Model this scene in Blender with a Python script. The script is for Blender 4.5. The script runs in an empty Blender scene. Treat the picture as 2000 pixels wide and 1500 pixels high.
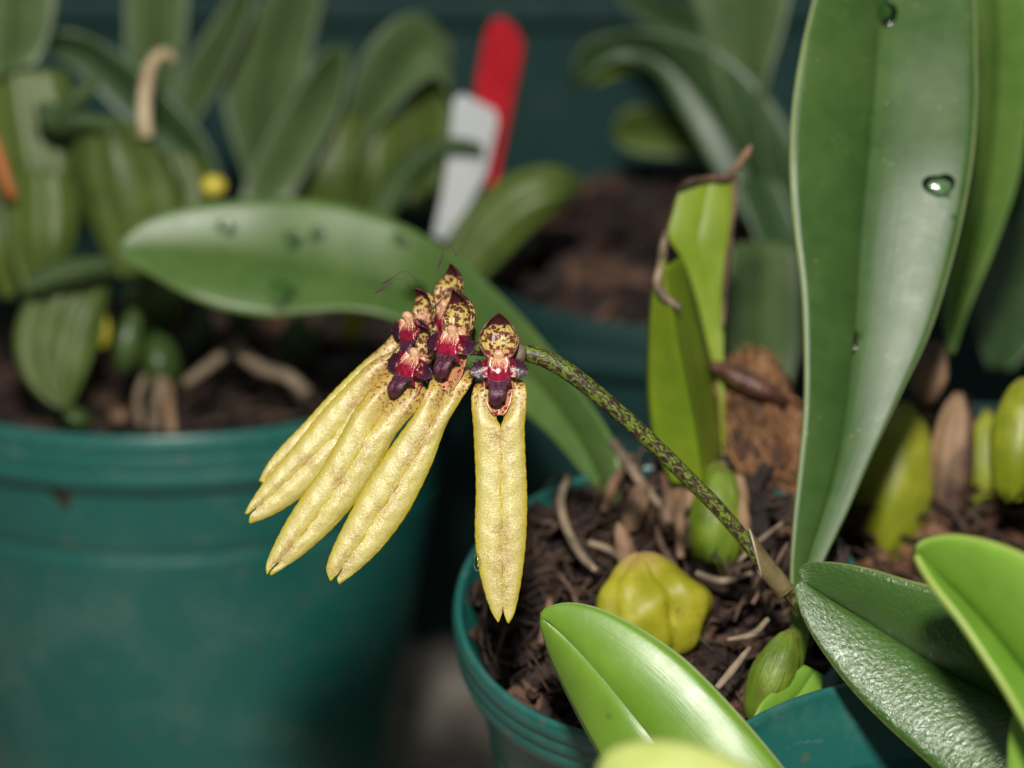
import bpy, math, random
import numpy as np
from mathutils import Vector, Matrix
random.seed(7); rng = np.random.default_rng(7)
R = math.radians
scene = bpy.context.scene
col = scene.collection
CM = 0.01                      # everything is measured in centimetres, built in metres
PITCH = R(18.0); DIST = 48.6   # camera tilt and distance (cm) to the flowers in focus
K = 0.007                      # cm covered by one photo pixel at the focus distance
FWD = Vector((0, math.cos(PITCH), -math.sin(PITCH)))
UP = Vector((0, math.sin(PITCH), math.cos(PITCH)))
RT = Vector((1, 0, 0))
CAMP = -DIST * FWD             # focus point of the picture centre is the origin (cm)

# ------------------------------------------------------------------ camera
cd = bpy.data.cameras.new('camera'); cam = bpy.data.objects.new('camera', cd); col.objects.link(cam)
cd.sensor_width = 17.3; cd.lens = 60.0; cd.clip_start = 0.01; cd.clip_end = 50
cam.location = CAMP * CM; cam.rotation_euler = (R(90) - PITCH, 0, 0)
cd.dof.use_dof = True; cd.dof.focus_distance = DIST * CM; cd.dof.aperture_fstop = 4.7
cd.dof.aperture_blades = 7
scene.camera = cam
scene.render.resolution_x = 1024; scene.render.resolution_y = 768
# ------------------------------------------------------------------ light
# shade-house close-up lit by a small flash just above the lens, with dim even daylight around it
world = bpy.data.worlds.new('World'); scene.world = world; world.use_nodes = True
wb = world.node_tree.nodes['Background']; wb.inputs[0].default_value = (.86, .97, 1.0, 1); wb.inputs[1].default_value = 0.15
fd = bpy.data.lights.new('flash', 'AREA'); fd.energy = 4.7; fd.shape = 'RECTANGLE'; fd.size = .05; fd.size_y = .03; fd.color = (1.0, .96, .90)
flash = bpy.data.objects.new('flash', fd); col.objects.link(flash)
flash.location = (CAMP + UP * 18.0 - RT * 1.0 - FWD * 1.0) * CM
flash.rotation_euler = (flash.location - Vector((0, 2, 0)) * CM).to_track_quat('Z', 'Y').to_euler()
vs = scene.view_settings
vs.view_transform = 'Standard'; vs.look = 'None'; vs.exposure = 0.0; vs.gamma = 1.0; vs.use_curve_mapping = False

# ------------------------------------------------------------------ helpers
def W(px, py, d=0.0):
    """a point (cm) d cm behind the plane of focus"""
    k = K / DIST
    return CAMP + (DIST + d) * (FWD + RT * ((px - 1000) * k) + UP * ((750 - py) * k))
ORG = {}
def thing(name, loc, label, cat, group=None):
    o = bpy.data.objects.new(name, None); col.objects.link(o)
    o.empty_display_size = 0.01
    o.location = Vector(loc) * CM; o['label'] = label; o['category'] = cat
    if group: o['group'] = group
    ORG[o.name] = Vector(loc); return o
def tag(o, label, cat, group=None):
    o['label'] = label; o['category'] = cat
    if group: o['group'] = group
    return o
def obj(name, verts, faces, mat, parent=None, uvs=None, smooth=True, solid=0.0, origin=None, offs=0.0, bev=0.0):
    """verts in world cm -> one mesh object; parts keep the origin of their thing"""
    if parent is not None: og = ORG[parent.name]
    elif origin is not None: og = Vector(origin)
    else: og = Vector(np.array([tuple(v) for v in verts]).mean(axis=0))
    V = (np.array([tuple(v) for v in verts], dtype=float) - np.array(og)) * CM
    me = bpy.data.meshes.new(name)
    me.from_pydata(V.tolist(), [], [tuple(int(i) for i in f) for f in faces])
    if uvs is not None:
        ul = me.uv_layers.new(name='UVMap')
        li = np.empty(len(me.loops), dtype=np.int32); me.loops.foreach_get('vertex_index', li)
        ul.data.foreach_set('uv', np.array(uvs, dtype=np.float32)[li].ravel())
    me.polygons.foreach_set('use_smooth', [smooth] * len(me.polygons))
    me.materials.append(mat); me.update()
    o = bpy.data.objects.new(name, me); col.objects.link(o)
    ORG[o.name] = og
    if parent is not None: o.parent = parent
    else: o.location = og * CM
    if bev:
        b = o.modifiers.new('bevel', 'BEVEL'); b.width = bev * CM; b.segments = 2; b.limit_method = 'ANGLE'
    if solid:
        s = o.modifiers.new('thickness', 'SOLIDIFY'); s.thickness = solid * CM; s.offset = offs
    return o
def gridfaces(nv, nu, close=False, base=0):
    f = []
    for j in range(nv - 1):
        for i in range(nu if close else nu - 1):
            a = base + j * nu + i; b = base + j * nu + (i + 1) % nu
            f.append((a, b, b + nu, a + nu))
    return f
def curve(pts, n):
    """smooth curve through points, n samples spaced by arc length"""
    P = np.array([tuple(p) for p in pts], dtype=float)
    if len(P) == 1: return np.repeat(P, n, 0)
    Q = np.vstack([2 * P[0] - P[1], P, 2 * P[-1] - P[-2]])
    out = []
    for i in range(1, len(Q) - 2):
        p0, p1, p2, p3 = Q[i - 1:i + 3]
        for t in np.linspace(0, 1, 16, endpoint=False):
            out.append(.5 * (2 * p1 + (p2 - p0) * t + (2 * p0 - 5 * p1 + 4 * p2 - p3) * t * t + (3 * p1 - p0 - 3 * p2 + p3) * t ** 3))
    out.append(P[-1]); out = np.array(out)
    s = np.r_[0, np.cumsum(np.linalg.norm(np.diff(out[:, :3], axis=0), axis=1))]
    t = np.linspace(0, s[-1], n)
    return np.stack([np.interp(t, s, out[:, k]) for k in range(out.shape[1])], 1)
def PX(lst, d=0.0):
    return [W(p[0], p[1], (p[2] if len(p) > 2 else 0) + d) for p in lst]
def tube_data(pts, radii, nu=12, n=40, base=0, cap=True):
    C = curve([tuple(p) + (r,) for p, r in zip(pts, radii)], n)
    P, Rr = C[:, :3], C[:, 3]
    T = np.gradient(P, axis=0); T /= np.linalg.norm(T, axis=1)[:, None] + 1e-9
    ref = np.array([0.3, -0.9, 0.31]); X = np.cross(T[0], ref); X /= np.linalg.norm(X)
    V, U = [], []; s = 0
    for j in range(n):
        X = X - T[j] * X.dot(T[j]); X /= np.linalg.norm(X); Y = np.cross(T[j], X)
        if j: s += np.linalg.norm(P[j] - P[j - 1])
        for i in range(nu):
            a = 2 * math.pi * i / nu
            V.append(P[j] + Rr[j] * (math.cos(a) * X + math.sin(a) * Y)); U.append((abs(i / nu - .5) * 2, s))
    F = gridfaces(n, nu, True, base)
    if cap:
        F.append(tuple(base + i for i in range(nu))[::-1]); F.append(tuple(base + (n - 1) * nu + i for i in range(nu)))
    return V, F, U
def tube(name, pts, radii, mat, parent=None, nu=12, n=40, **kw):
    V, F, U = tube_data(pts, radii, nu, n)
    return obj(name, V, F, mat, parent, U, **kw)
def smooth_noise(x, y, s=0):
    return (math.sin(x * 1.7 + s) * math.cos(y * 2.3 - s * .7) + .5 * math.sin(x * 4.1 - y * 3.3 + s * 1.9)) / 1.5
class Leaf: pass
def leaf(name, parent, L, M, Rr, mat, d=0.0, nv=44, nu=8, thick=.05, bulge=.10, wave=.0, grow=.004, ridge=.0, sgn=1, closed_tip=True):
    """a blade through its left edge, midrib and right edge"""
    A, B, C = (curve(PX(q, d), nv) for q in (L, M, Rr))
    T = np.gradient(B, axis=0)
    N = np.cross(T, C - A); 
    toc = np.array(CAMP) - B
    flip = np.sign((N * toc).sum(1)); flip[flip == 0] = 1
    if np.abs(flip.sum()) < len(flip): flip[:] = np.sign(flip.sum() or 1)
    N = N * flip[:, None] * sgn; N /= np.linalg.norm(N, axis=1)[:, None] + 1e-9
    us = np.concatenate([np.linspace(-1, 0, nu + 1)[:-1], np.linspace(0, 1, nu + 1)])
    V, U = [], []
    for j in range(nv):
        v = j / (nv - 1)
        for u in us:
            E = A[j] if u < 0 else C[j]; a = abs(u)
            w = np.linalg.norm(E - B[j])
            p = B[j] + (E - B[j]) * a + N[j] * w * bulge * (4 * a * (1 - a)) ** .8
            p = p - N[j] * grow * math.exp(-(a / .07) ** 2) * (w > .05)
            if ridge: p = p + N[j] * ridge * (math.cos(u * 8 + L[0][0]) + .6 * math.cos(u * 14 - L[0][1])) * min(1, w / .3)
            if wave: p = p + N[j] * wave * a * smooth_noise(v * 9, u * 1.5, hash(name) % 7 + len(V[:1]))
            V.append(p); U.append((u * .5 + .5, v))
    o = obj(name, V, gridfaces(nv, len(us)), mat, parent, U, solid=thick)
    nc = len(us)                               # the midrib is a crease, not a rounded fold
    for e in o.data.edges:
        if e.vertices[0] % nc == nu and e.vertices[1] % nc == nu: e.use_edge_sharp = True
    g = Leaf(); g.V = np.array(V).reshape(nv, len(us), 3); g.N = N; g.us = us; g.o = o; g.nv = nv
    return g
def leaf_at(g, u, v):
    j = min(int(v * (g.nv - 1)), g.nv - 2); i = min(int(np.searchsorted(g.us, u)), len(g.us) - 2)
    p = g.V[j, i]; a = g.V[j, i + 1] - p; b = g.V[j + 1, i] - p
    n = np.cross(a, b); n /= np.linalg.norm(n) + 1e-9
    if n.dot(np.array(CAMP) - p) < 0: n = -n
    return p, n, a / (np.linalg.norm(a) + 1e-9), b / (np.linalg.norm(b) + 1e-9)
def lathe(profile, n=96):
    V, U = [], []
    for j, (r, z) in enumerate(profile):
        for i in range(n):
            a = 2 * math.pi * i / n; V.append((r * math.cos(a), r * math.sin(a), z)); U.append((i / n, j / len(profile)))
    return V, gridfaces(len(profile), n, True), U
def blob_data(c, ax, shape, nu=20, nv=14, base=0):
    """closed ovoid; ax = 3 half-axis vectors, shape(th,ph)-> radius factor"""
    V, U = [], []
    ax = [np.array(tuple(a)) for a in ax]; c = np.array(tuple(c))
    for j in range(nv + 1):
        th = math.pi * j / nv
        for i in range(nu):
            ph = 2 * math.pi * i / nu; r = shape(th, ph)
            V.append(c + r * (math.sin(th) * math.cos(ph) * ax[0] + math.sin(th) * math.sin(ph) * ax[1] + math.cos(th) * ax[2]))
            U.append((i / nu, j / nv))
    return V, gridfaces(nv + 1, nu, True, base), U

# ------------------------------------------------------------------ materials
class NB:
    def __init__(s, name):
        s.m = bpy.data.materials.new(name); s.m.use_nodes = True; s.t = s.m.node_tree; s.t.nodes.clear()
        s.out = s.n('ShaderNodeOutputMaterial'); s.b = s.n('ShaderNodeBsdfPrincipled')
        s.l(s.b.outputs[0], s.out.inputs[0]); tc = s.n('ShaderNodeTexCoord')
        mp = s.n('ShaderNodeMapping'); mp.inputs['Scale'].default_value = (100, 100, 100)
        s.l(tc.outputs['Object'], mp.inputs[0]); s.co = mp.outputs[0]; s.uv = tc.outputs['UV']
        sp = s.n('ShaderNodeSeparateXYZ'); s.l(s.uv, sp.inputs[0]); s.u, s.v = sp.outputs[0], sp.outputs[1]
    def n(s, t): return s.t.nodes.new(t)
    def l(s, a, b): s.t.links.new(a, b)
    def _in(s, sock, x):
        if hasattr(x, 'default_value') or hasattr(x, 'is_output'): s.l(x, sock)
        else: sock.default_value = x if not isinstance(x, tuple) or len(x) == 4 else (*x, 1)
    def math(s, op, a, b=0.0, c=None, clamp=False):
        k = s.n('ShaderNodeMath'); k.operation = op; k.use_clamp = clamp
        s._in(k.inputs[0], a); s._in(k.inputs[1], b)
        if c is not None: s._in(k.inputs[2], c)
        return k.outputs[0]
    def mix(s, f, a, b, mode='MIX'):
        k = s.n('ShaderNodeMix'); k.data_type = 'RGBA'; k.blend_type = mode
        s._in(k.inputs[0], f); s._in(k.inputs[6], a); s._in(k.inputs[7], b); return k.outputs[2]
    def ss(s, x, a, b):          # smoothstep a..b (b<a inverts)
        k = s.n('ShaderNodeMapRange'); k.interpolation_type = 'SMOOTHSTEP'
        s._in(k.inputs[0], x)
        if b < a: vals = (b, a, 1, 0)
        else: vals = (a, b, 0, 1)
        for i, q in enumerate(vals): k.inputs[i + 1].default_value = q
        return k.outputs[0]
    def map(s, co, sc, rot=(0, 0, 0)):
        k = s.n('ShaderNodeMapping'); k.inputs['Scale'].default_value = sc; k.inputs['Rotation'].default_value = rot
        s.l(co, k.inputs[0]); return k.outputs[0]
    def noise(s, scale, det=3, co=None, rough=.55, dist=0):
        k = s.n('ShaderNodeTexNoise'); s.l(co or s.co, k.inputs['Vector'])
        k.inputs['Scale'].default_value = scale; k.inputs['Detail'].default_value = det
        k.inputs['Roughness'].default_value = rough; k.inputs['Distortion'].default_value = dist
        return k.outputs['Fac']
    def voro(s, scale, co=None, feat='F1', rnd=1.0):
        k = s.n('ShaderNodeTexVoronoi'); s.l(co or s.co, k.inputs['Vector']); k.feature = feat
        k.inputs['Scale'].default_value = scale; k.inputs['Randomness'].default_value = rnd
        return k.outputs['Distance'], k.outputs['Color']
    def bump(s, h, strength=.3, dist=.01, prev=None):
        k = s.n('ShaderNodeBump'); k.inputs['Strength'].default_value = strength
        k.inputs['Distance'].default_value = dist * CM; s.l(h, k.inputs['Height'])
        if prev is not None: s.l(prev, k.inputs['Normal'])
        return k.outputs[0]
    def set(s, **kw):
        for k, x in kw.items():
            s._in(s.b.inputs[{'col': 'Base Color', 'rough': 'Roughness', 'spec': 'Specular IOR Level', 'metal': 'Metallic',
                              'norm': 'Normal', 'trans': 'Transmission Weight', 'ior': 'IOR', 'coat': 'Coat Weight',
                              'coatr': 'Coat Roughness', 'sss': 'Subsurface Weight', 'sheen': 'Sheen Weight'}[k]], x)
        return s
    def translucent(s, colr, fac):
        t = s.n('ShaderNodeBsdfTranslucent'); s._in(t.inputs[0], colr)
        m = s.n('ShaderNodeMixShader'); m.inputs[0].default_value = fac
        s.l(s.b.outputs[0], m.inputs[1]); s.l(t.outputs[0], m.inputs[2]); s.l(m.outputs[0], s.out.inputs[0])
        return s

def leaf_mat(name, dark, light, margin=None, rough=.36, trans=.18, wr=.0, spec=.5, tip=None, glow=None, veins=24, scale=1.0, specks=.0):
    b = NB(name)
    n1 = b.noise(.55 * scale, 4); n2 = b.noise(3.2 * scale, 4)
    c = b.mix(b.ss(b.math('ADD', n1, b.math('MULTIPLY', n2, .35)), .45, .9), dark, light)
    vs_ = b.math('SINE', b.math('MULTIPLY', b.math('ADD', b.u, b.math('MULTIPLY', n1, .03)), veins * 6.28))
    c = b.mix(b.math('MULTIPLY', b.ss(vs_, -1, 1), .09), c, (0.6, .7, .35), 'SOFT_LIGHT')
    a = b.math('ABSOLUTE', b.math('SUBTRACT', b.math('MULTIPLY', b.u, 2), 1))
    if margin: c = b.mix(b.math('MULTIPLY', b.ss(b.math('ADD', a, b.math('MULTIPLY', n2, .012)), .965, .99), .8), c, margin)
    c = b.mix(b.math('MULTIPLY', b.ss(a, .06, .0), .3), c, (dark[0] * .7, dark[1] * .7, dark[2] * .9))
    if tip: c = b.mix(b.ss(b.math('ADD', b.v, b.math('MULTIPLY', n2, .06)), tip[0], tip[1]), c, tip[2])
    if specks:
        d, cl = b.voro(7); k = b.math('MULTIPLY', b.ss(d, .14, .06), b.ss(b.noise(1.1, 2), .5, .64))
        c = b.mix(b.math('MULTIPLY', k, specks), c, (.5, .52, .32))
    d, cl = b.voro(1.25); k = b.math('MULTIPLY', b.ss(b.math('ADD', d, b.math('MULTIPLY', n2, .06)), .115, .07), b.ss(b.noise(.8, 2), .46, .56))
    c = b.mix(b.math('MULTIPLY', k, .45), c, (.13, .10, .035))
    h = b.noise(9 * scale, 4)
    nm = b.bump(b.math('ADD', h, b.math('MULTIPLY', b.noise(1, 3, b.map(b.uv, (70, 3, 1)), .7), 1.3)), .3, .008)
    if wr:
        st = b.map(b.co, (1, 1, 1)); w_, _ = b.voro(13 * wr, b.map(b.uv, (2.2, 5.2, 1)), 'SMOOTH_F1'); wn_ = b.noise(15 * wr, 4, b.map(b.uv, (2.2, 4.6, 1)), .65, 1.4)
        nm = b.bump(b.math('MULTIPLY', b.math('ADD', w_, wn_), b.math('ADD', .25, b.math('MULTIPLY', b.noise(1.6, 3), 1.5))), .5, .022, nm)
    b.set(col=c, rough=b.math('ADD', rough, b.math('MULTIPLY', b.math('SUBTRACT', n2, .5), .16)), spec=spec, norm=nm)
    b.translucent(glow or (light[0] * 2.0, light[1] * 1.9, light[2] * 1.0), trans)
    return b.m
def simple_mat(name, c1, c2, scale=2.0, rough=.6, bump=.3, bd=.05, spec=.4, trans=0.0, det=5):
    b = NB(name); n = b.noise(scale, det, None, .6, .4)
    b.set(col=b.mix(b.ss(n, .32, .68), c1, c2), rough=rough, spec=spec, norm=b.bump(b.noise(scale * 4, 5), bump, bd))
    if trans: b.translucent(c2, trans)
    return b.m
def teal_mat(name, c, rough=.38, dust=.12, spec=.7):
    b = NB(name); n = b.noise(.6, 5); n2 = b.noise(6, 4)
    cc = b.mix(b.ss(n, .3, .75), (c[0] * .88, c[1] * .92, c[2] * .93), c)
    d, cl = b.voro(1.5); sp = b.math('MULTIPLY', b.ss(b.math('ADD', d, b.math('MULTIPLY', n2, .08)), .20, .13), .5)
    cc = b.mix(sp, cc, (.10, .085, .06))
    sc_ = b.noise(1, 4, b.map(b.co, (1.2, 1.2, 5)), .7); cc = b.mix(b.math('MULTIPLY', b.ss(sc_, .60, .70), dust * 1.6), cc, (.17, .21, .18))
    cc = b.mix(b.math('MULTIPLY', b.ss(b.math('ADD', n, b.math('MULTIPLY', n2, .3)), .62, .95), dust), cc, (.20, .22, .19))
    b.set(col=cc, rough=b.math('ADD', rough, b.math('MULTIPLY', n2, .12)), spec=spec, norm=b.bump(n2, .06, .010)); return b.m
def bark_mat(name, a, b_, c_):
    b = NB(name); n = b.noise(1.6, 5, None, .65, .6); d, cl = b.voro(1.5)
    sp = b.n('ShaderNodeSeparateColor'); b.l(cl, sp.inputs[0])
    cc = b.mix(b.ss(n, .35, .7), a, b_); cc = b.mix(b.ss(sp.outputs[0], .78, .95), cc, c_)
    b.set(col=cc, rough=.55, spec=.35, norm=b.bump(b.noise(7, 6, None, .7), .7, .09)); return b.m

M = {}
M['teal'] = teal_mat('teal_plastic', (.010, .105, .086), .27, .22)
M['teal_shaded'] = teal_mat('shaded_teal_plastic', (.006, .034, .031), .6, .05, .25)  # pot teal darkened in the colour to stand for shade
M['bark'] = bark_mat('bark_mix', (.010, .006, .005), (.042, .020, .015), (.11, .058, .034))
M['bark2'] = bark_mat('brown_bark', (.028, .014, .009), (.13, .055, .026), (.26, .14, .07))
M['wood'] = simple_mat('weathered_wood', (.17, .145, .12), (.36, .32, .27), 1.4, .75, .5, .1)
M['root'] = simple_mat('dry_root', (.10, .075, .05), (.27, .20, .13), 3, .7, .5, .05)
M['root_dark'] = simple_mat('dark_root', (.04, .022, .016), (.12, .07, .05), 3, .6, .5, .05)
M['fibre'] = simple_mat('root_fibre', (.018, .011, .008), (.105, .066, .040), .9, .7, .4, .03)
M['papery'] = simple_mat('papery_sheath', (.045, .022, .016), (.34, .21, .12), .8, .6, .6, .1, .4, .15)
M['red'] = simple_mat('red_plastic', (.50, .012, .022), (.62, .022, .035), 1, .35, .05, .02, .5, .2)
M['white'] = simple_mat('white_plastic', (.46, .49, .48), (.54, .56, .56), 1, .35, .05, .02)
M['leaf_tall'] = leaf_mat('leaf_deep_green', (.032, .080, .014), (.060, .118, .024), (.26, .33, .14), .42, .14, .0, .52, None, None, 26, 1, .55)
M['leaf_long'] = leaf_mat('leaf_mid_green', (.058, .125, .022), (.100, .172, .036), (.13, .21, .05), .44, .18, 0, .8, (.035, .0, (.03, .03, .025)), None, 24, 1, .3)
M['leaf_front'] = leaf_mat('leaf_bright_green', (.135, .27, .014), (.185, .33, .028), (.38, .50, .20), .40, .25, .0, 1.0, None, None, 24, 1, .2)
M['leaf_wrinkled'] = leaf_mat('leaf_wrinkled_green', (.038, .098, .014), (.058, .125, .022), (.17, .19, .06), .30, .10, 1.0, 1.0, (.035, .0, (.25, .11, .02)), None, 24, 1, .25)
M['leaf_pale'] = leaf_mat('leaf_pale_green', (.17, .33, .035), (.23, .40, .055), (.40, .46, .12), .36, .3)
M['leaf_cream'] = leaf_mat('leaf_cream_green', (.40, .47, .14), (.50, .55, .20), (.6, .62, .3), .4, .3)
M['leaf_side'] = leaf_mat('leaf_side_green', (.085, .17, .03), (.14, .24, .05), None, .45, .22)
M['leaf_lime'] = leaf_mat('leaf_lime', (.15, .24, .010), (.24, .32, .018), (.26, .17, .05), .42, .22)
M['leaf_back1'] = leaf_mat('leaf_grey_green', (.048, .088, .028), (.085, .132, .046), (.12, .17, .07), .48, .14, 0, .6)
M['leaf_back2'] = leaf_mat('leaf_olive', (.055, .090, .016), (.105, .150, .028), None, .45, .18)
M['leaf_back3'] = leaf_mat('leaf_dark', (.024, .058, .018), (.044, .092, .030), (.08, .14, .05), .46, .12, 0, .7)
def bulb_mat(name, a_, b_, tipc, rough, wr=.7):
    b = NB(name); n = b.noise(1.3, 4, None, .6, .5); w_ = b.noise(1, 4, b.map(b.uv, (26, 2.2, 1)), .65, .6); n2 = b.noise(6, 5)
    c = b.mix(b.ss(n, .35, .7), a_, b_); c = b.mix(b.ss(b.math('ADD', b.v, b.math('MULTIPLY', w_, .25)), .32, .12), c, tipc)
    c = b.mix(b.math('MULTIPLY', b.ss(n2, .60, .72), .55), c, (.16, .09, .03))
    b.set(col=c, rough=rough, spec=.45, norm=b.bump(b.math('ADD', w_, b.math('MULTIPLY', n2, .5)), wr, .06)); b.translucent(b_, .18); return b.m
M['bulb'] = bulb_mat('pseudobulb_green', (.10, .17, .012), (.19, .27, .020), (.24, .17, .07), .42)
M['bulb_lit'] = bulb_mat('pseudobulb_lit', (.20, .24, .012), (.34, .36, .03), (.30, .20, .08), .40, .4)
M['bulb_dark'] = leaf_mat('pseudobulb_dark', (.020, .048, .008), (.050, .085, .016), None, .4, .1, 0, .5, None, None, 9)
M['bulb_yellow'] = bulb_mat('pseudobulb_yellow', (.30, .29, .012), (.46, .42, .03), (.42, .27, .10), .47, .3)
M['bud'] = simple_mat('yellow_bud', (.42, .32, .03), (.55, .46, .06), 4, .4, .1, .02)
M['orange'] = simple_mat('orange_dry_leaf', (.30, .09, .02), (.48, .16, .04), 2, .5, .2, .03, .4, .2)
M['straw'] = simple_mat('straw_stem', (.30, .22, .12), (.52, .42, .26), 3, .6, .3, .03)
# water
b = NB('water')                                # clear film: tinted transparency under a sharp fresnel gloss
tb = b.n('ShaderNodeBsdfTransparent'); tb.inputs[0].default_value = (.82, .90, .80, 1)
gb = b.n('ShaderNodeBsdfGlossy'); gb.inputs['Roughness'].default_value = .09
fr0 = b.n('ShaderNodeFresnel'); fr0.inputs[0].default_value = 1.33
ms = b.n('ShaderNodeMixShader'); b.l(fr0.outputs[0], ms.inputs[0]); b.l(tb.outputs[0], ms.inputs[1]); b.l(gb.outputs[0], ms.inputs[2]); b.l(ms.outputs[0], b.out.inputs[0])
M['water'] = b.m
# lateral sepals: yellow, cream crown, red-brown freckles towards the base
b = NB('sepal_yellow')
a = b.math('ABSOLUTE', b.math('SUBTRACT', b.math('MULTIPLY', b.u, 2), 1))
n1 = b.noise(5, 4); n2 = b.noise(38, 3, None, .7)
c = b.mix(b.ss(b.math('ADD', a, b.math('MULTIPLY', n1, .35)), .75, 1.1), (.59, .52, .165), (.51, .40, .014))
g1 = b.noise(30, 3, None, .75); n3 = b.noise(2.6, 3)
stain = b.math('MULTIPLY', b.ss(b.math('ADD', b.u, b.math('MULTIPLY', n1, .6)), .5, 1.15), b.ss(b.math('ADD', n3, b.math('MULTIPLY', b.math('SUBTRACT', b.noise(1.1, 2), .5), .9)), .40, .60))
c = b.mix(b.math('MULTIPLY', b.math('MULTIPLY', stain, b.ss(g1, .34, .60)), .9), c, (.35, .19, .07))
c = b.mix(b.math('MULTIPLY', b.ss(b.v, .30, .02), .4), c, (.54, .26, .085))
fd_ = b.ss(b.math('ADD', b.v, b.math('MULTIPLY', n1, .9)), 1.35, .3)
d, cl = b.voro(40); fr = b.math('MULTIPLY', b.ss(d, .36, .24), fd_)
c = b.mix(b.math('MULTIPLY', fr, .6), c, (.22, .07, .02))
d2, cl2 = b.voro(19); sp2 = b.math('MULTIPLY', b.ss(d2, .44, .34), b.ss(b.math('ADD', b.v, b.math('MULTIPLY', n1, .1)), .25, .13))
c = b.mix(b.math('MULTIPLY', sp2, .9), c, (.17, .008, .016))
c = b.mix(b.math('MULTIPLY', b.ss(g1, .48, .64), .5), c, (.38, .265, .05))
c = b.mix(b.math('MULTIPLY', b.ss(b.noise(22, 3, None, .75), .56, .70), .3), c, (.85, .80, .48))  # pale cream highlight flecks painted into the colour
c = b.mix(b.ss(b.v, .95, .995), c, (.46, .39, .015))
hh = b.math('ADD', b.noise(36, 4, None, .75), b.math('MULTIPLY', b.noise(9, 3), 1.2))
b.set(col=c, rough=b.math('ADD', .17, b.math('MULTIPLY', g1, .28)), spec=.9, norm=b.bump(hh, .5, .013))
b.translucent((.85, .66, .10), .18); M['sepal'] = b.m
# dorsal sepal: yellow with wine spots and a dark tip
b = NB('sepal_spotted')
n1 = b.noise(8, 3)
wob = b.n('ShaderNodeVectorMath'); wob.operation = 'ADD'
nz = b.n('ShaderNodeTexNoise'); b.l(b.co, nz.inputs['Vector']); nz.inputs['Scale'].default_value = 12
sc = b.n('ShaderNodeVectorMath'); sc.operation = 'SCALE'; b.l(nz.outputs['Color'], sc.inputs[0]); sc.inputs['Scale'].default_value = .07
b.l(b.co, wob.inputs[0]); b.l(sc.outputs[0], wob.inputs[1])
d, cl = b.voro(14.5, b.map(wob.outputs[0], (1, 1, 1.35)))
s3 = b.n('ShaderNodeSeparateColor'); b.l(cl, s3.inputs[0])
thr = b.math('ADD', b.math('MULTIPLY', s3.outputs[0], .32), .38)
spot = b.ss(b.math('SUBTRACT', d, thr), .05, -.05)
c = b.mix(b.ss(b.v, .30, .0), (.54, .43, .12), (.56, .27, .15))
c = b.mix(b.math('MULTIPLY', spot, .94), c, (.105, .006, .016))
a = b.math('ABSOLUTE', b.math('SUBTRACT', b.math('MULTIPLY', b.u, 2), 1))
c = b.mix(b.ss(b.math('ADD', b.v, b.math('MULTIPLY', n1, .14)), .75, .82), c, (.060, .009, .021))
c = b.mix(b.math('MULTIPLY', b.ss(b.math('ADD', a, b.math('MULTIPLY', n1, .1)), .98, 1.05), .8), c, (.10, .010, .02))
rb = b.math('SINE', b.math('MULTIPLY', b.u, 60))
b.set(col=c, rough=.33, spec=.5, norm=b.bump(b.math('ADD', b.math('MULTIPLY', rb, .5), b.noise(16, 4)), .6, .014)); b.translucent((.7, .5, .1), .15); M['spotted'] = b.m
# wine coloured inner parts
def wine(name, c1, c2, c3, rough, k=.55):
    b = NB(name); n = b.noise(13, 4, None, .6, .5)
    c = b.mix(b.ss(n, .38, .62), c1, c2); c = b.mix(b.ss(b.noise(9, 3), k, k + .08), c, c3)
    b.set(col=c, rough=rough, spec=.6, norm=b.bump(b.noise(24, 4), .4, .014)); return b.m
b = NB('crimson_flesh'); n = b.noise(14, 4, None, .6, .5)
st = b.noise(9, 3, b.map(b.uv, (2.2, .5, 1)))
c = b.mix(b.ss(n, .38, .62), (.16, .003, .016), (.32, .007, .038))
c = b.mix(b.ss(b.math('ADD', b.v, b.math('MULTIPLY', b.math('SUBTRACT', st, .5), 1.6)), .30, .14), c, (.62, .34, .20))
b.set(col=c, rough=.22, spec=.6, norm=b.bump(n, .5, .016)); M['crimson'] = b.m
b = NB('dark_purple_flesh'); n = b.noise(12, 4, None, .6, .5); rg = b.noise(1, 3, b.map(b.uv, (34, 2.5, 1)), .6)
c = b.mix(b.ss(n, .38, .62), (.026, .005, .014), (.075, .012, .032)); c = b.mix(b.math('MULTIPLY', b.ss(rg, .5, .62), .5), c, (.17, .04, .07))
b.set(col=c, rough=.36, spec=.5, norm=b.bump(b.math('ADD', rg, n), .7, .02)); M['purple'] = b.m
b = NB('purple_petal'); n = b.noise(12, 4, None, .6, .5); n2 = b.noise(8, 3)
c = b.mix(b.ss(n, .38, .62), (.10, .003, .014), (.22, .006, .028)); c = b.mix(b.ss(b.noise(15, 3), .54, .59), c, (.55, .28, .19))
c = b.mix(b.ss(b.math('ADD', b.v, b.math('MULTIPLY', n2, .4)), .48, .72), c, b.mix(n, (.018, .003, .010), (.05, .008, .024)))
b.set(col=c, rough=.34, spec=.5, norm=b.bump(b.noise(20, 4), .5, .016)); M['petal'] = b.m
M['peach'] = simple_mat('peach_flesh', (.60, .30, .16), (.72, .46, .26), 14, .35, .3, .012, .5, .15)
M['pink'] = wine('pink_ovary', (.48, .24, .14), (.56, .33, .20), (.22, .02, .04), .4, .56)
b = NB('spotted_cup'); d, cl = b.voro(15); c = b.mix(b.ss(d, .42, .30), (.46, .20, .09), (.18, .004, .016))
b.set(col=c, rough=.28, spec=.6, norm=b.bump(b.noise(20, 3), .3, .012)); M['cup'] = b.m
M['hair'] = simple_mat('purple_hair', (.03, .012, .016), (.06, .02, .03), 9, .5, .1, .01)
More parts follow.
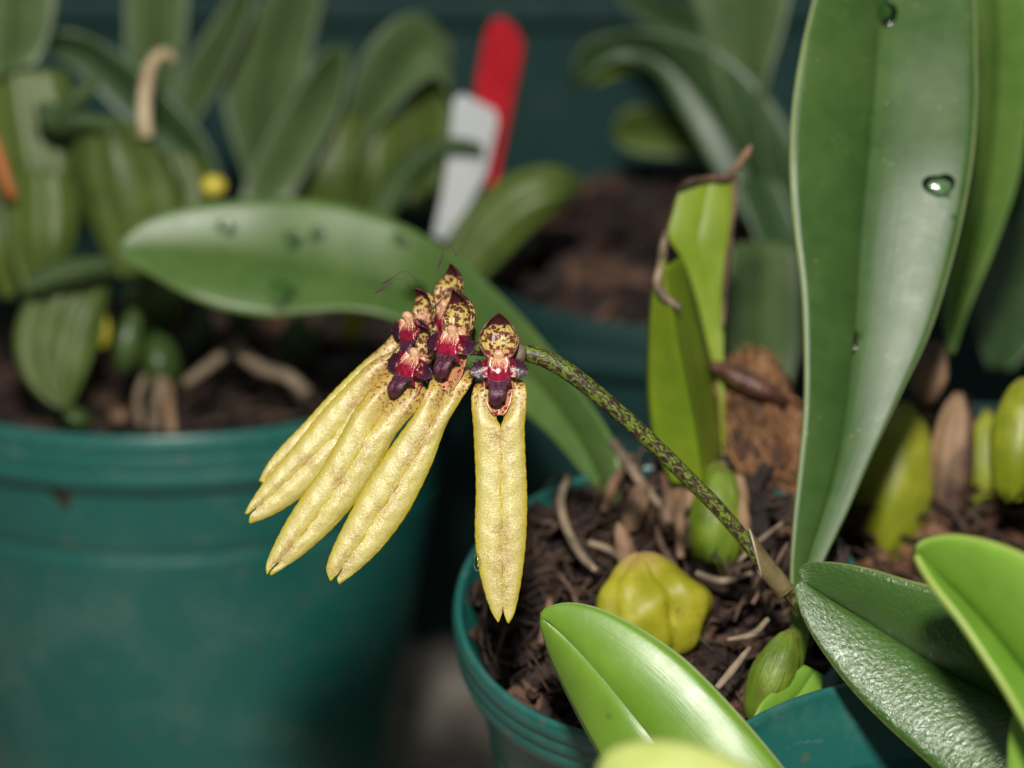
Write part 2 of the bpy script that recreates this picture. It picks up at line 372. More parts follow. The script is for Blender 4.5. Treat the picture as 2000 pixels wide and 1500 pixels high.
# mottled stalk
b = NB('mottled_stalk')
cm = b.n('ShaderNodeCombineXYZ'); b.l(b.math('MULTIPLY', b.u, .55), cm.inputs[0]); b.l(b.math('MULTIPLY', b.v, .62), cm.inputs[1])
n = b.noise(15, 4, cm.outputs[0], .6, .9)
c = b.mix(b.noise(2.2, 3), (.075, .11, .012), (.15, .22, .016))
c = b.mix(b.ss(n, .465, .51), c, (.034, .015, .011))
b.set(col=c, rough=.48, spec=.4, norm=b.bump(b.noise(20, 4), .35, .02)); M['stalk'] = b.m
M['sheath'] = simple_mat('tan_sheath', (.11, .085, .032), (.22, .17, .075), 2.2, .5, .3, .03, .4, .15)
M['sheath_rim'] = simple_mat('pale_sheath_rim', (.28, .23, .16), (.44, .38, .29), 4, .6, .3, .02)
b = NB('soil_dark'); b.set(col=(.012, .008, .006), rough=.9); M['soil'] = b.m

# ------------------------------------------------------------------ pots and setting
def frame_from(axis):
    z = Vector(axis).normalized(); x = Vector((1, 0, 0)); x = (x - z * x.dot(z)).normalized(); return x, z.cross(x), z
def place(V, c, fr):
    x, y, z = fr; return [Vector(c) + x * v[0] + y * v[1] + z * v[2] for v in V]
def chips(name, c, fr, rad, n, smin, smax, label, mat, lift=.25, heap=0.0):
    V, F = [], []
    for _ in range(n):
        r = rad * math.sqrt(random.random()); a = random.random() * 6.283
        ctr = Vector((r * math.cos(a), r * math.sin(a), random.uniform(-.2, lift)))
        s = Vector((random.uniform(smin, smax), random.uniform(smin, smax) * .7, random.uniform(smin, smax) * .45))
        q = Matrix.Rotation(random.random() * 6.28, 3, 'Z') @ Matrix.Rotation(random.gauss(0, .5), 3, 'X') @ Matrix.Rotation(random.gauss(0, .4), 3, 'Y')
        k = len(V)
        for dx in (-1, 1):
            for dy in (-1, 1):
                for dz in (-1, 1):
                    p = Vector((dx * s.x, dy * s.y, dz * s.z)) * random.uniform(.65, 1.1)
                    V.append(ctr + q @ p)
        F += [(k, k + 1, k + 3, k + 2), (k + 4, k + 6, k + 7, k + 5), (k, k + 4, k + 5, k + 1), (k + 2, k + 3, k + 7, k + 6), (k, k + 2, k + 6, k + 4), (k + 1, k + 5, k + 7, k + 3)]
    if heap: V = [v + Vector((0, 0, heap * max(v.y / rad + .1, 0) * min(max(v.x / rad * 1.6 + .45, 0), 1))) for v in V]
    o = obj(name, place(V, c, fr), F, mat, None, None, False, origin=c, bev=.04)
    o['kind'] = 'stuff'; tag(o, label, 'bark mix'); return o
def pot(c, axis, rad, h, mat, label, band=1.0, ridges=3, taper=.8, soil=.75, group='teal plastic pots'):
    """c = centre of the rim's top circle"""
    fr = frame_from(axis)
    base = Vector(c) - fr[2] * h
    t = thing('flower_pot', base, label, 'pot', group)
    pr = [(rad - .34, -soil - .4), (rad - .25, -.52), (rad - .17, -.44), (rad - .13, -.10), (rad - .11, -.03), (rad - .05, 0), (rad, -.05)]
    for i in range(ridges):
        z0 = -.08 - (band - .16) * i / ridges; z1 = -.08 - (band - .16) * (i + 1) / ridges
        for f in np.linspace(0, 1, 7)[:-1]:
            pr.append((rad + .035 * math.sin(math.pi * f) - .03 * i / ridges, z0 + (z1 - z0) * f))
    pr += [(rad - .03, -band + .04), (rad - .08, -band), (rad - .26, -band - .03)]
    V, F, U = lathe(pr); obj('rim', place(V, c, fr), F, mat, t, U)
    pb = [(rad - .24, -band - .02)]
    zs = -band - 1.3
    fs = sorted(list(np.linspace(0, 1, 26)) + [(-(zs + q) - band - .05) / (h - band - .05) for q in (-.16, -.12, -.08, 0, .08, .12, .16)])
    for f in fs:
        z = -band - .05 - (h - band - .05) * f; r = (rad - .25) * (1 - (1 - taper) * f)
        if abs(z - zs) < .165: r -= .035 * (1 + math.cos(math.pi * (z - zs) / .165))
        pb.append((r, z))
    pb += [(pb[-1][0] - .3, -h), (0.01, -h)]
    V, F, U = lathe(pb); obj('body', place(V, c, fr), F, mat, t, U)
    V, F, U = lathe([(rad - .30, -soil - .25), (0.01, -soil - .2)], 48)
    obj('soil', place(V, c, fr), F, M['soil'], t, U)
    return t, fr
# left pot
PL = W(275, 852, 10.0); PL = PL + Vector((0, 5.3, 0))
tL, fL = pot(PL, (0, 0, 1), 5.3, 10.2, M['teal'], 'large teal plastic pot with ridged rim, filling the lower left', 1.02, 3, .68)
BENCH = PL.z - 10.2
chips('bark_chips', PL - Vector((0, 0, .75)), fL, 4.9, 330, .22, .62, 'dark reddish bark chips in the large left pot', M['bark'])
# middle pot, tipped towards the camera
CM_ = W(1285, 1165, 3.6)
tM, fM = pot(CM_, (-.05, -.40, 1), 3.0, 6.0, M['teal'], 'small teal pot tipped forward, under the flower stalk', .95, 3, .84, .35)
chips('bark_chips', CM_ - fM[2] * .35, fM, 2.75, 620, .06, .30, 'dark brown bark chips in the tipped middle pot', M['bark'], .3, .75)
# rear pot
PB = W(1335, 465, 15.5)
tB, fB = pot(PB, (0, -.10, 1), 4.2, 7.5, M['teal_shaded'], 'shaded teal pot behind the long arching leaf', 1.1, 2, .8, .5)
chips('bark_chips', PB - fB[2] * .45, fB, 3.9, 220, .2, .6, 'blurred dark bark chips in the shaded rear pot', M['bark'])
# right pot (rim hidden by the plants, bark shows)
PRt = W(1960, 1010, 6.5)
tR, fR = pot(PRt, (0, -.12, 1), 4.2, 7.0, M['teal_shaded'], 'shaded teal pot at the right edge behind the tall leaf', 1.0, 2, .82, .3)
chips('bark_chips', PRt - fR[2] * .15, fR, 4.0, 480, .1, .42, 'reddish brown bark chips around the right-hand bulbs', M['bark2'])
# foreground pot: only the inside of its far wall shows
PF = W(1950, 1605, -2.5)
tF, fF = pot(PF, (0, -.10, 1), 4.15, 7.0, M['teal'], 'teal pot in the lower right corner, its inner wall in view', 1.0, 3, .84, 3.4)
# slatted bench
bench = bpy.data.objects.new('bench', None); col.objects.link(bench); bench['kind'] = 'structure'
ORG['bench'] = Vector((0, 0, BENCH)); bench.location = Vector((0, 0, BENCH)) * CM
y = -14.0; k = 0
while y < 130:
    wd = random.uniform(3.6, 4.2)
    z1 = BENCH - .01 - random.uniform(0, .08); z0 = z1 - 1.6
    V = [(sx * 90 + random.uniform(-1, 1), yy, zz) for zz in (z0, z1) for sx, yy in ((-1, y), (1, y), (1, y + wd), (-1, y + wd))]
    F = [(0, 3, 2, 1), (4, 5, 6, 7), (0, 1, 5, 4), (1, 2, 6, 5), (2, 3, 7, 6), (3, 0, 4, 7)]
    obj('slat', V, F, M['wood'], bench, None, False, bev=.15)
    y += wd + random.uniform(.5, .9)
V = [(-200, -60, BENCH - 70), (200, -60, BENCH - 70), (200, 300, BENCH - 70), (-200, 300, BENCH - 70)]
gnd = obj('ground', V, [(0, 1, 2, 3)], M['soil'], None); gnd['kind'] = 'structure'

def boxobj(name, lo, hi, mat, parent=None, bev=.2):
    V = [(x, yy, z) for z in (lo[2], hi[2]) for x, yy in ((lo[0], lo[1]), (hi[0], lo[1]), (hi[0], hi[1]), (lo[0], hi[1]))]
    return obj(name, V, [(0, 3, 2, 1), (4, 5, 6, 7), (0, 1, 5, 4), (1, 2, 6, 5), (2, 3, 7, 6), (3, 0, 4, 7)], mat, parent, None, False, bev=bev)
# long teal trough behind everything, 
TF = W(1000, -14, 24.0)
tr = thing('planter_trough', (0, TF.y + 5, BENCH), 'long teal trough across the back, shade put into its colour', 'planter')
boxobj('front_wall', (-60, TF.y, BENCH), (60, TF.y + .5, TF.z - .6), M['teal_shaded'], tr)
boxobj('lip', (-60, TF.y - .5, TF.z - .6), (60, TF.y + .8, TF.z), M['teal_shaded'], tr)
boxobj('rear_wall', (-60, TF.y + 12, BENCH), (60, TF.y + 12.5, TF.z), M['teal_shaded'], tr)
boxobj('soil', (-59.8, TF.y + .9, BENCH + .2), (59.8, TF.y + 11.9, TF.z - 1.5), M['soil'], tr)
#@@PLANTS
# ------------------------------------------------------------------ the flowering orchid
oc = thing('orchid_plant', W(1440, 1130, 3.2), 'flowering orchid with yellow fan of blooms on mottled stalk and long green leaves', 'orchid')
tall = leaf('leaf', oc,
    [(1610, -90, 4.20), (1588, 0, 3.92), (1565, 100, 3.60), (1548, 210, 3.38), (1543, 330, 3.15), (1552, 450, 3.06), (1567, 570, 2.97), (1572, 700, 2.87), (1571, 800, 2.79), (1562, 900, 2.69), (1552, 1000, 2.57), (1545, 1100, 2.45), (1545, 1180, 2.35)],
    [(1722, -90, 5.00), (1716, 0, 4.74), (1712, 100, 4.45), (1704, 220, 4.19), (1692, 350, 3.92), (1680, 480, 3.73), (1672, 620, 3.52), (1660, 740, 3.33), (1645, 850, 3.15), (1625, 940, 2.96), (1600, 1020, 2.79), (1575, 1100, 2.62), (1560, 1180, 2.45)],
    [(1898, -90, 4.75), (1905, 0, 4.49), (1908, 100, 4.20), (1908, 210, 3.96), (1898, 330, 3.70), (1868, 480, 3.51), (1820, 640, 3.29), (1765, 760, 3.13), (1703, 890, 2.93), (1660, 990, 2.75), (1612, 1090, 2.56), (1585, 1150, 2.45), (1575, 1180, 2.40)],
    M['leaf_tall'], nv=70, nu=10, thick=.09, bulge=.06, grow=.006)
long_ = leaf('leaf', oc,
    [(228, 487, 9.20), (246, 462, 9.21), (280, 433, 9.24), (340, 410, 9.30), (420, 396, 9.34), (520, 388, 9.33), (620, 391, 9.21), (720, 413, 9.09), (820, 455, 8.88), (900, 508, 8.40), (960, 560, 8.04), (1020, 620, 7.57), (1080, 690, 6.86), (1140, 770, 6.14), (1190, 845, 5.55), (1212, 905, 5.31), (1205, 960, 5.37)],
    [(228, 489, 9.20), (262, 490, 9.23), (320, 492, 9.28), (400, 497, 9.33), (500, 507, 9.35), (600, 526, 9.23), (700, 548, 9.12), (800, 582, 9.00), (900, 632, 8.40), (990, 692, 7.86), (1060, 757, 7.10), (1130, 850, 6.26), (1188, 960, 5.57)],
    [(229, 492, 9.20), (245, 510, 9.14), (300, 541, 8.95), (360, 575, 8.74), (430, 602, 8.69), (520, 617, 8.68), (600, 611, 8.58), (690, 606, 8.48), (780, 628, 8.37), (870, 682, 7.93), (950, 745, 7.45), (1020, 803, 6.92), (1080, 856, 6.37), (1130, 915, 5.94), (1172, 962, 5.57)],
    M['leaf_long'], nv=60, nu=8, thick=.09, bulge=.07, grow=.002)
tube('leaf_stalk', PX([(1188, 950, 5.4), (1205, 1010, 5.2), (1230, 1080, 4.9)]), [.17, .13, .15], M['leaf_back2'], oc, 10, 12)
# broken leaf
brk = leaf('leaf', oc,
    [(1294, 500, 4.3), (1276, 560, 4.4), (1267, 650, 4.5), (1265, 760, 4.5), (1277, 860, 4.4), (1312, 945, 4.3)],
    [(1300, 520, 4.0), (1312, 600, 3.8), (1328, 690, 3.7), (1346, 780, 3.7), (1362, 870, 3.8), (1372, 945, 4.0)],
    [(1332, 500, 5.4), (1358, 590, 5.9), (1382, 680, 6.2), (1402, 770, 6.2), (1413, 860, 5.8), (1405, 945, 4.8)],
    M['leaf_lime'], nv=36, bulge=.01, grow=0)
leaf('torn_blade', oc,
    [(1328, 364, 5.2), (1312, 420, 5.2), (1304, 462, 5.2), (1332, 505, 5.3), (1356, 570, 5.4), (1380, 660, 5.5), (1402, 760, 5.5), (1411, 900, 5.2)],
    [(1385, 352, 5.3), (1372, 420, 5.3), (1362, 480, 5.3), (1378, 540, 5.4), (1388, 600, 5.45), (1398, 680, 5.5), (1408, 780, 5.5), (1413, 900, 5.2)],
    [(1436, 338, 5.4), (1432, 400, 5.4), (1426, 470, 5.4), (1420, 540, 5.4), (1414, 610, 5.5), (1413, 700, 5.5), (1414, 800, 5.5), (1415, 900, 5.2)],
    M['leaf_lime'], nv=40, bulge=.04)
tube('dry_edge', PX([(1324, 372, 5.1), (1345, 355, 5.0), (1385, 347, 5.1), (1418, 346, 5.2), (1440, 325, 5.2), (1458, 300, 5.1), (1468, 284, 5.0)]), [.03, .055, .04, .075, .06, .07, .03], M['papery'], oc, 8, 24)
tube('dry_edge', PX([(1438, 345, 5.25), (1430, 440, 5.25), (1419, 540, 5.3), (1412, 640, 5.3)]), [.05, .035, .055, .02], M['papery'], oc, 8, 20)
tube('dry_edge', PX([(1302, 448, 4.9), (1296, 480, 4.6), (1292, 520, 4.2), (1283, 552, 4.1), (1300, 580, 3.9), (1328, 602, 3.7)]), [.03, .06, .08, .06, .07, .04], M['root'], oc, 8, 26)
# pseudobulbs
def bulb(parent, name, c, d, rx, ry, mat, tilt=0, lobes=0, lob=.06, top=1.0, seed=0, n=26):
    k = K * (DIST + d) / DIST
    z = (UP * math.cos(tilt) + RT * math.sin(tilt)); x = (RT * math.cos(tilt) - UP * math.sin(tilt))
    def shp(th, ph):
        f = 1 + lob * math.sin(lobes * ph + seed) * math.sin(th) if lobes else 1
        f *= 1 + .045 * smooth_noise(ph * 2, th * 3, seed)
        return f * (1 - .16 * (1 - top) * (1 + math.cos(th)))
    V, F, U = blob_data(W(*c, d), (x * rx * k, -FWD * rx * k, z * ry * k), shp, n, 18)
    V2 = []
    for v, u in zip(V, U):                       # narrow the neck
        t = 1 - u[1]; s = 1 - (1 - top) * .6 * max(0, t - .45) / .55
        cc = np.array(W(*c, d)); rel = np.array(v) - cc; ax = np.array(z)
        al = rel.dot(ax); V2.append(cc + ax * al + (rel - ax * al) * s)
    return obj(name, V2, F, mat, parent, U)
def wrinkled_bulb():
    def shp(th, ph):
        r = 1 + .10 * math.sin(3 * ph + .6) * math.sin(th) + .02 * math.sin(7 * ph + 2 * th) * math.sin(th) + .06 * smooth_noise(ph * 1.0, th * 2, 2) + .05 * math.sin(5 * th + 2 * math.sin(2 * ph)) * math.sin(th)
        r -= .17 * math.exp(-((ph - 1.05) / .13) ** 2) * math.sin(th) + .09 * math.exp(-((ph - 2.25) / .12) ** 2) * math.sin(th) + .08 * math.exp(-((ph - .2) / .15) ** 2) * math.sin(th)
        return r + .26 * math.exp(-(th / .36) ** 2)
    k = K * 1.05; z = (UP - RT * .2).normalized(); x = (RT + UP * .2).normalized()
    V, F, U = blob_data(W(1268, 1198, 3.0), (x * 116 * k, -FWD * 95 * k, z * 96 * k), shp, 64, 34)
    return obj('pseudobulb', V, F, M['bulb_yellow'], oc, U)
wrinkled_bulb()
bulb(oc, 'pseudobulb', (1400, 1010), 4.2, 58, 130, M['bulb'], .05, 4, .05, .5, .4)
bulb(oc, 'pseudobulb', (1515, 1310), 1.4, 52, 110, M['bulb'], .38, 4, .04, .3, 2.0)
bulb(oc, 'pseudobulb', (1340, 985), 4.6, 40, 95, M['papery'], -.1, 6, .08, .5, 3.1)
tube('leaf_stalk', PX([(1560, 1150, 2.4), (1562, 1230, 2.0), (1540, 1310, 1.6)]), [.13, .15, .2], M['bulb'], oc, 10, 12)
leaf('leaf', oc, [(1470, 1405, .9), (1490, 1370, 1.0), (1530, 1335, 1.2), (1570, 1300, 1.4)], [(1475, 1420, .95), (1510, 1395, 1.1), (1555, 1360, 1.3), (1590, 1310, 1.5)], [(1490, 1430, 1.0), (1550, 1410, 1.2), (1600, 1370, 1.4), (1605, 1320, 1.6)], M['leaf_pale'], nv=16, nu=5, bulge=.1)
# stalk
SP = [(842, 655, .9), (880, 668, .7), (925, 678, .5), (975, 684, .40), (1030, 690, .36), (1080, 708, .36), (1150, 756, .42), (1250, 843, .6), (1330, 920, .75), (1400, 990, .85), (1450, 1048, .95), (1490, 1100, 1.0), (1540, 1160, 1.1), (1590, 1225, 1.2), (1640, 1300, 1.3)]
SR = [.08, .10, .11, .115, .12, .125, .12, .115, .11, .105, .10, .10, .085, .08, .08]
tube('flower_stalk', PX(SP), SR, M['stalk'], oc, 18, 140)
# sheath round the stalk: a slanted sleeve
C = curve(PX([(1440, 1036, .93), (1462, 1064, .96), (1490, 1100, 1.0), (1515, 1130, 1.05), (1534, 1155, 1.09)]), 40)
V, U = [], []; nu = 20
Tn = np.gradient(C, axis=0); Tn /= np.linalg.norm(Tn, axis=1)[:, None]
side = np.array(RT) * .73 + np.array(UP) * .68
for j in range(24):
    for i in range(nu):
        a = 2 * math.pi * i / nu
        cut = .60 - .46 * math.cos(a)         # upper right side reaches farthest up the stalk
        f = cut * .62 * (1 - j / 23) + (j / 23); f = min(max(f, 0), 1) * 39
        i0 = min(int(f), 38); p = C[i0] + (C[i0 + 1] - C[i0]) * (f - i0); t = Tn[i0]
        X = side - t * side.dot(t); X /= np.linalg.norm(X); Y = np.cross(t, X)
        r = .128 + .012 * (1 - j / 23)
        V.append(p + r * (math.cos(a) * X + math.sin(a) * Y)); U.append((i / nu, j / 23))
shp_ = obj('sheath', V, gridfaces(24, nu, True), M['sheath'], oc, U, solid=.02)
rimp = [Vector(V[i]) for i in range(nu)] + [Vector(V[0])]
tube('sheath_rim', rimp, [.018] * len(rimp), M['sheath_rim'], oc, 6, 60)
rp2 = [Vector(V[23 * nu + i]) for i in range(nu)] + [Vector(V[23 * nu])]
tube('sheath_rim', rp2, [.02] * len(rp2), M['sheath'], oc, 6, 40)

# ---- flowers
def sepal(parent, outer, inner, d, sgn, bul, base_bulge=.16, roll=.12, nv=110, nu=18):
    A = curve(PX(outer, d), nv); B = curve(PX(inner, d), nv)
    E_ = B - A; E_ /= np.linalg.norm(E_, axis=1)[:, None] + 1e-9
    vv = np.linspace(0, 1, nv)[:, None]; B = B + E_ * .022 * ((vv > .24) & (vv < .93))
    T = np.gradient((A + B) / 2, axis=0); Nn = np.cross(T, B - A)
    tc = np.array(CAMP) - A; fl = np.sign((Nn * tc).sum(1)); Nn *= fl[:, None]
    Nn /= np.linalg.norm(Nn, axis=1)[:, None] + 1e-9
    V, U = [], []
    for j in range(nv):
        v = j / (nv - 1); w = np.linalg.norm(B[j] - A[j])
        for i in range(nu + 1):
            u = i / nu                            # 0 outer edge, 1 inner edge
            hb = bul * (.9 - v * .35) + base_bulge * math.exp(-(v / .16) ** 2)
            q1 = min(u / .26, 1); q2 = min(max((u - .55) / .45, 0), 1)
            prof = (.35 * math.sin(math.pi * u) + .65) * q1 * q1 * (3 - 2 * q1) * (1 - .5 * q2 * q2 * (3 - 2 * q2)) * (1.12 + .2 * math.sin(5 * v + u * 4 + sgn))
            p = A[j] + (B[j] - A[j]) * u + Nn[j] * w * hb * prof
            p = p - Nn[j] * roll * w * (1 - u) ** 3
            p = p + Nn[j] * .007 * smooth_noise(v * 17, u * 1.5, sgn + d * 3)
            if i == 0: p = p + (A[j] - B[j]) / (w + 1e-6) * .006 * smooth_noise(v * 75, 3, d) * (v < .97)
            V.append(p); U.append((u, v))
    return obj('lateral_sepal', V, gridfaces(nv, nu + 1), M['sepal'], parent, U, solid=.03)
def hframe(o, d, roll, yaw, pitch, s=1.0):
    Rm = Matrix.Rotation(roll, 3, 'Z') @ Matrix.Rotation(yaw, 3, 'Y') @ Matrix.Rotation(pitch, 3, 'X')
    O = W(o[0], o[1], d); k = K * s
    def f(x, y, z):
        v = Rm @ Vector((x, y, z)); return O + k * (RT * v.x + UP * v.y - FWD * v.z)
    return f
def flower(o, d, roll, yaw, pitch, s, ped, sep, fil=(), dorsal_k=1.0, dors=None, lip_k=1.0, point=.35):
    f = hframe(o, d, roll, yaw, pitch, s); k = K * s
    V, F, U = tube_data([W(*ped)] + [f(0, -2, -42), f(0, -12, -22)], [.055, .075, .09], 12, 18)
    fl = obj('flower', V, F, M['pink'], oc, U)
    ORG[fl.name] = ORG[oc.name]
    # dorsal sepal: a hood, opening forwards
    g = f if dors is None else hframe(*dors)
    V, U = [], []; nt, na = 30, 25
    for j in range(nt):
        t = j / (nt - 1)
        w = 38 * dorsal_k * max(math.sin(math.pi * (.17 + .83 * t)), 0) ** .72 * (1 - point * max(t - .45, 0) / .55) + .3
        yb = -6 + (88 + 14 * point) * dorsal_k * t - 6 * t ** 6; zb = -4 - 20 * math.sin(math.pi * min(t * .82, 1)) + 22 * t ** 4
        for i in range(na):
            a = (i / (na - 1)) * 2 - 1; ph = a * R(98)
            rib = .6 * math.cos(a * 16)
            V.append(g(w * math.sin(ph), yb, zb + w * .72 * (1 - math.cos(ph)) + rib)); U.append((a * .5 + .5, t))
    obj('dorsal_sepal', V, gridfaces(nt, na), M['spotted'], fl, U, solid=.016)
    # column with two pale teeth
    a0 = f(0, 0, 0)
    def col_shape(th, ph):
        return 1 + .16 * math.cos(2 * ph) * math.sin(th) ** 2 - .12 * math.exp(-((th - 1.9) / .25) ** 2) * (math.sin(ph) > 0) + .06 * math.sin(5 * ph + 3 * th)
    V, F, U = blob_data(f(0, -1, 6), [tuple(f(10, 0, 0) - a0), tuple(f(0, 0, 11) - a0), tuple(f(0, 10.5, 2) - a0)], col_shape, 20, 14)
    V2, F2, _ = tube_data([f(0, -2, 2), f(0, -10, 0), f(0, -20, -8)], [8 * k, 11 * k, 12 * k], 12, 10, len(V)); V += V2; F += F2
    for sx in (-1, 1):
        V2, F2, _ = tube_data([f(sx * 8, -12, 8), f(sx * 12, -20, 15), f(sx * 15, -31, 19)], [2.4 * k, 1.5 * k, .5 * k], 8, 8, len(V)); V += V2; F += F2
    V2, F2, _ = tube_data([f(0, -14, 8), f(1, -20, 12), f(2, -26, 13)], [2.4 * k, 1.6 * k, .6 * k], 8, 8, len(V)); V += V2; F += F2
    obj('column', V, F, M['peach'], fl)
    # crimson saddle (column foot): cheeks and a glossy rounded step
    V, U = [], []
    for j in range(22):
        t = j / 21
        for i in range(19):
            a = i / 18 * 2 - 1
            w = 25 - 6 * math.sin(math.pi * t) + 2 * t
            z = 6 + 6 * t + 7 * math.sin(math.pi * min(t * 1.05, 1)) ** 2 * (1 - a * a) + 5 * math.exp(-((abs(a) - .85) / .2) ** 2) * (1 - t) - 9 * max(t - .82, 0) / .18
            V.append(f(a * w * (.62 + .38 * min(t * 4, 1)), -8 - 52 * t + 5 * a * a * (1 - t), z + .8 * smooth_noise(a * 5, t * 9, s * 9))); U.append((a, t))
    obj('column_foot', V, gridfaces(22, 19), M['crimson'], fl, U, solid=.03)
    # spotted cup where the lateral sepals meet
    V, U = [], []
    for j in range(16):
        t = j / 15
        for i in range(17):
            a = i / 16 * 2 - 1; w = 29 * math.sqrt(max(1 - (t * .97) ** 2.4, 0)) + .5
            V.append(f(a * w, -44 - 74 * t, -22 + 9 * abs(a) ** 2 * (1 - .3 * t) + 12 * t ** 2)); U.append((a, t))
    obj('floral_cup', V, gridfaces(16, 17), M['cup'], fl, U, solid=.02)
    # petals with fringe
    for sx in (-1, 1):
        V, U = [], []; npt = 16
        def edge(t): return (20 + 4 * math.sin(t * 2)) * max(1 - t, 0) ** .62 * (.78 + .7 * t)
        for j in range(npt):
            t = j / (npt - 1); hw = edge(t) + .3
            cx = 15 + 42 * t; cy = -23 - 8 * t; cz = 3 + 7 * t - 9 * t * t
            for i in range(13):
                a = i / 12 * 2 - 1; e = abs(a) > .95 or j == npt - 1
                jit = random.uniform(-1.8, 1.8) if e else 0
                V.append(f(sx * (cx + jit), cy + a * hw + jit, cz + 4 * a * a * (1 - t) - 2.5 * math.cos(a * 3) * (1 - t) + random.uniform(-.5, .5))); U.append((a * .5 + .5, t))
        F = gridfaces(npt, 13)
        for q in range(22):
            t = random.uniform(.35, 1.0); a = random.choice((-1, 1))
            hw = edge(t); x, y_ = 15 + 42 * t, -23 - 8 * t + a * hw
            L_ = random.uniform(3, 9); dx, dy = .9 + random.uniform(-.5, .4), a * .7 + random.uniform(-.5, .5)
            V2, F2, U2 = tube_data([f(sx * x, y_, 2), f(sx * (x + dx * L_ * .5), y_ + dy * L_ * .5, 3), f(sx * (x + dx * L_), y_ + dy * L_, 4)], [.9 * k, .55 * k, .2 * k], 5, 4, len(V))
            V += V2; F += F2; U += [(.5, 1.0)] * len(U2)
        obj('petal', V, F, M['petal'], fl, U, solid=0)
    # lip: fleshy tongue with horned shoulders, bent forward and down
    V, U = [], []; lk = lip_k; nl, na = 20, 24
    for j in range(nl):
        t = j / (nl - 1)
        w = lk * (17.5 + 2.5 * math.sin(math.pi * t * .9)) * max(1 - max((t - .55) / .45, 0) ** 2.2, 0) ** .5 + .2
        th_ = lk * 9 * (.55 + .45 * math.sin(math.pi * t)) * max(1 - max((t - .6) / .4, 0) ** 2.4, 0) ** .5 + .2
        cy = -54 - 44 * lk * t; cz = 10 + 13 * math.sin(math.pi * t * .75) - 4 * t
        for i in range(na):
            ph = 2 * math.pi * i / na; gx, gz = math.cos(ph), math.sin(ph)
            gz2 = gz - .42 * math.exp(-(gx / .25) ** 2) * (gz > 0) * (1 - .6 * t)
            V.append(f(gx * w * (1 - .25 * t) - 7 * t, cy + 7 * abs(gx) ** 3 * (1 - t) ** 3 + (4 * (1 - t) ** 4), cz + gz2 * th_ + .5 * smooth_noise(gx * 4, t * 12, s * 5))); U.append((i / na, t))
    F = gridfaces(nl, na, True); F.append(tuple(range(na))); F.append(tuple(range((nl - 1) * na, nl * na))[::-1])
    for sx in (-1, 1):
        V2, F2, U2 = tube_data([f(sx * 14, -58, 12), f(sx * 20, -50, 14), f(sx * 25, -47, 11)], [6 * k, 3.6 * k, 1 * k], 8, 8, len(V)); V += V2; F += F2; U += U2
    obj('lip', V, F, M['purple'], fl, U)
    # lateral sepals
    ol, il, orr, ir, sd_, bul = sep
    sepal(fl, ol, il, sd_, 1, bul); sepal(fl, orr, ir, sd_, 2, bul)
    # tip threads with clubbed ends
    for (pts, dd) in fil:
        n = len(pts); rr = [.012, .006] + [.004] * max(n - 5, 0) + [.005, .016, .004]
        rr = rr[:n] if len(rr) >= n else rr + [.004] * (n - len(rr))
        tube('tip_thread', PX(pts, dd), rr, M['hair'], fl, 6, 30)
    return fl
# 1: farthest bloom, facing away to the left
flower((872, 596), 1.1, R(-10), R(-58), 0, 1.02, (862, 650, 1.0),
    ([(772, 655, .2), (740, 680, .1), (690, 726), (640, 776), (590, 831), (550, 872), (522, 908), (506, 940)],
     [(782, 672), (748, 712), (702, 752), (652, 802), (602, 852), (562, 892), (532, 920), (511, 942)],
     [(795, 690, .1), (760, 735), (715, 775), (665, 825), (615, 875), (572, 912), (540, 932), (514, 946)],
     [(782, 672), (748, 712), (702, 752), (652, 802), (602, 852), (562, 892), (532, 920), (511, 942)], 1.05, .14),
    [([(891, 499), (886, 488), (876, 483), (867, 488), (862, 505), (853, 528)], 1.05)])
# 2: left bloom with two threads
flower((800, 617), .75, R(6), R(-48), 0, 1.0, (850, 650, .95),
    ([(765, 688, .1), (722, 710), (680, 750), (632, 800), (592, 850), (558, 892), (520, 936), (490, 980), (478, 1004)],
     [(778, 704, .1), (735, 748), (690, 802), (640, 862), (590, 912), (540, 958), (504, 988), (487, 1001), (481, 1004)],
     [(806, 735, .1), (775, 768), (722, 816), (692, 860), (652, 906), (606, 956), (560, 990), (520, 1011), (487, 1022)],
     [(778, 704, .1), (735, 748), (690, 802), (640, 862), (590, 912), (541, 960), (506, 990), (490, 1004), (486, 1019)], .65, .17),
    [([(814, 548), (806, 538), (790, 530), (774, 537), (757, 548), (744, 555)], .7), ([(799, 560), (792, 549), (776, 544), (767, 549), (748, 563), (731, 574)], .65)],
    .92, ((838, 626), .8, R(20), R(-52), 0, .92), point=.5)
# 3
flower((812, 690), .3, R(-20), R(-34), 0, 1.0, (866, 664, .75),
    ([(756, 728, .2), (728, 762), (692, 804), (660, 860), (626, 920), (590, 970), (556, 1024), (531, 1074), (520, 1104), (521, 1122)],
     [(778, 756, .3), (748, 808, .1), (716, 852), (690, 902), (650, 962), (610, 1016), (570, 1066), (541, 1099), (528, 1113), (523, 1121)],
     [(842, 762, .15), (822, 788), (793, 820), (770, 852), (746, 900), (716, 950), (690, 986), (645, 1036), (590, 1084), (556, 1107), (529, 1124)],
     [(778, 756, .3), (748, 808, .1), (717, 853), (691, 903), (651, 963), (611, 1017), (571, 1067), (543, 1101), (531, 1114), (527, 1122)], .28, .17),
    [], .82, ((836, 692), .35, R(14), R(-54), 0, .92), point=.5)
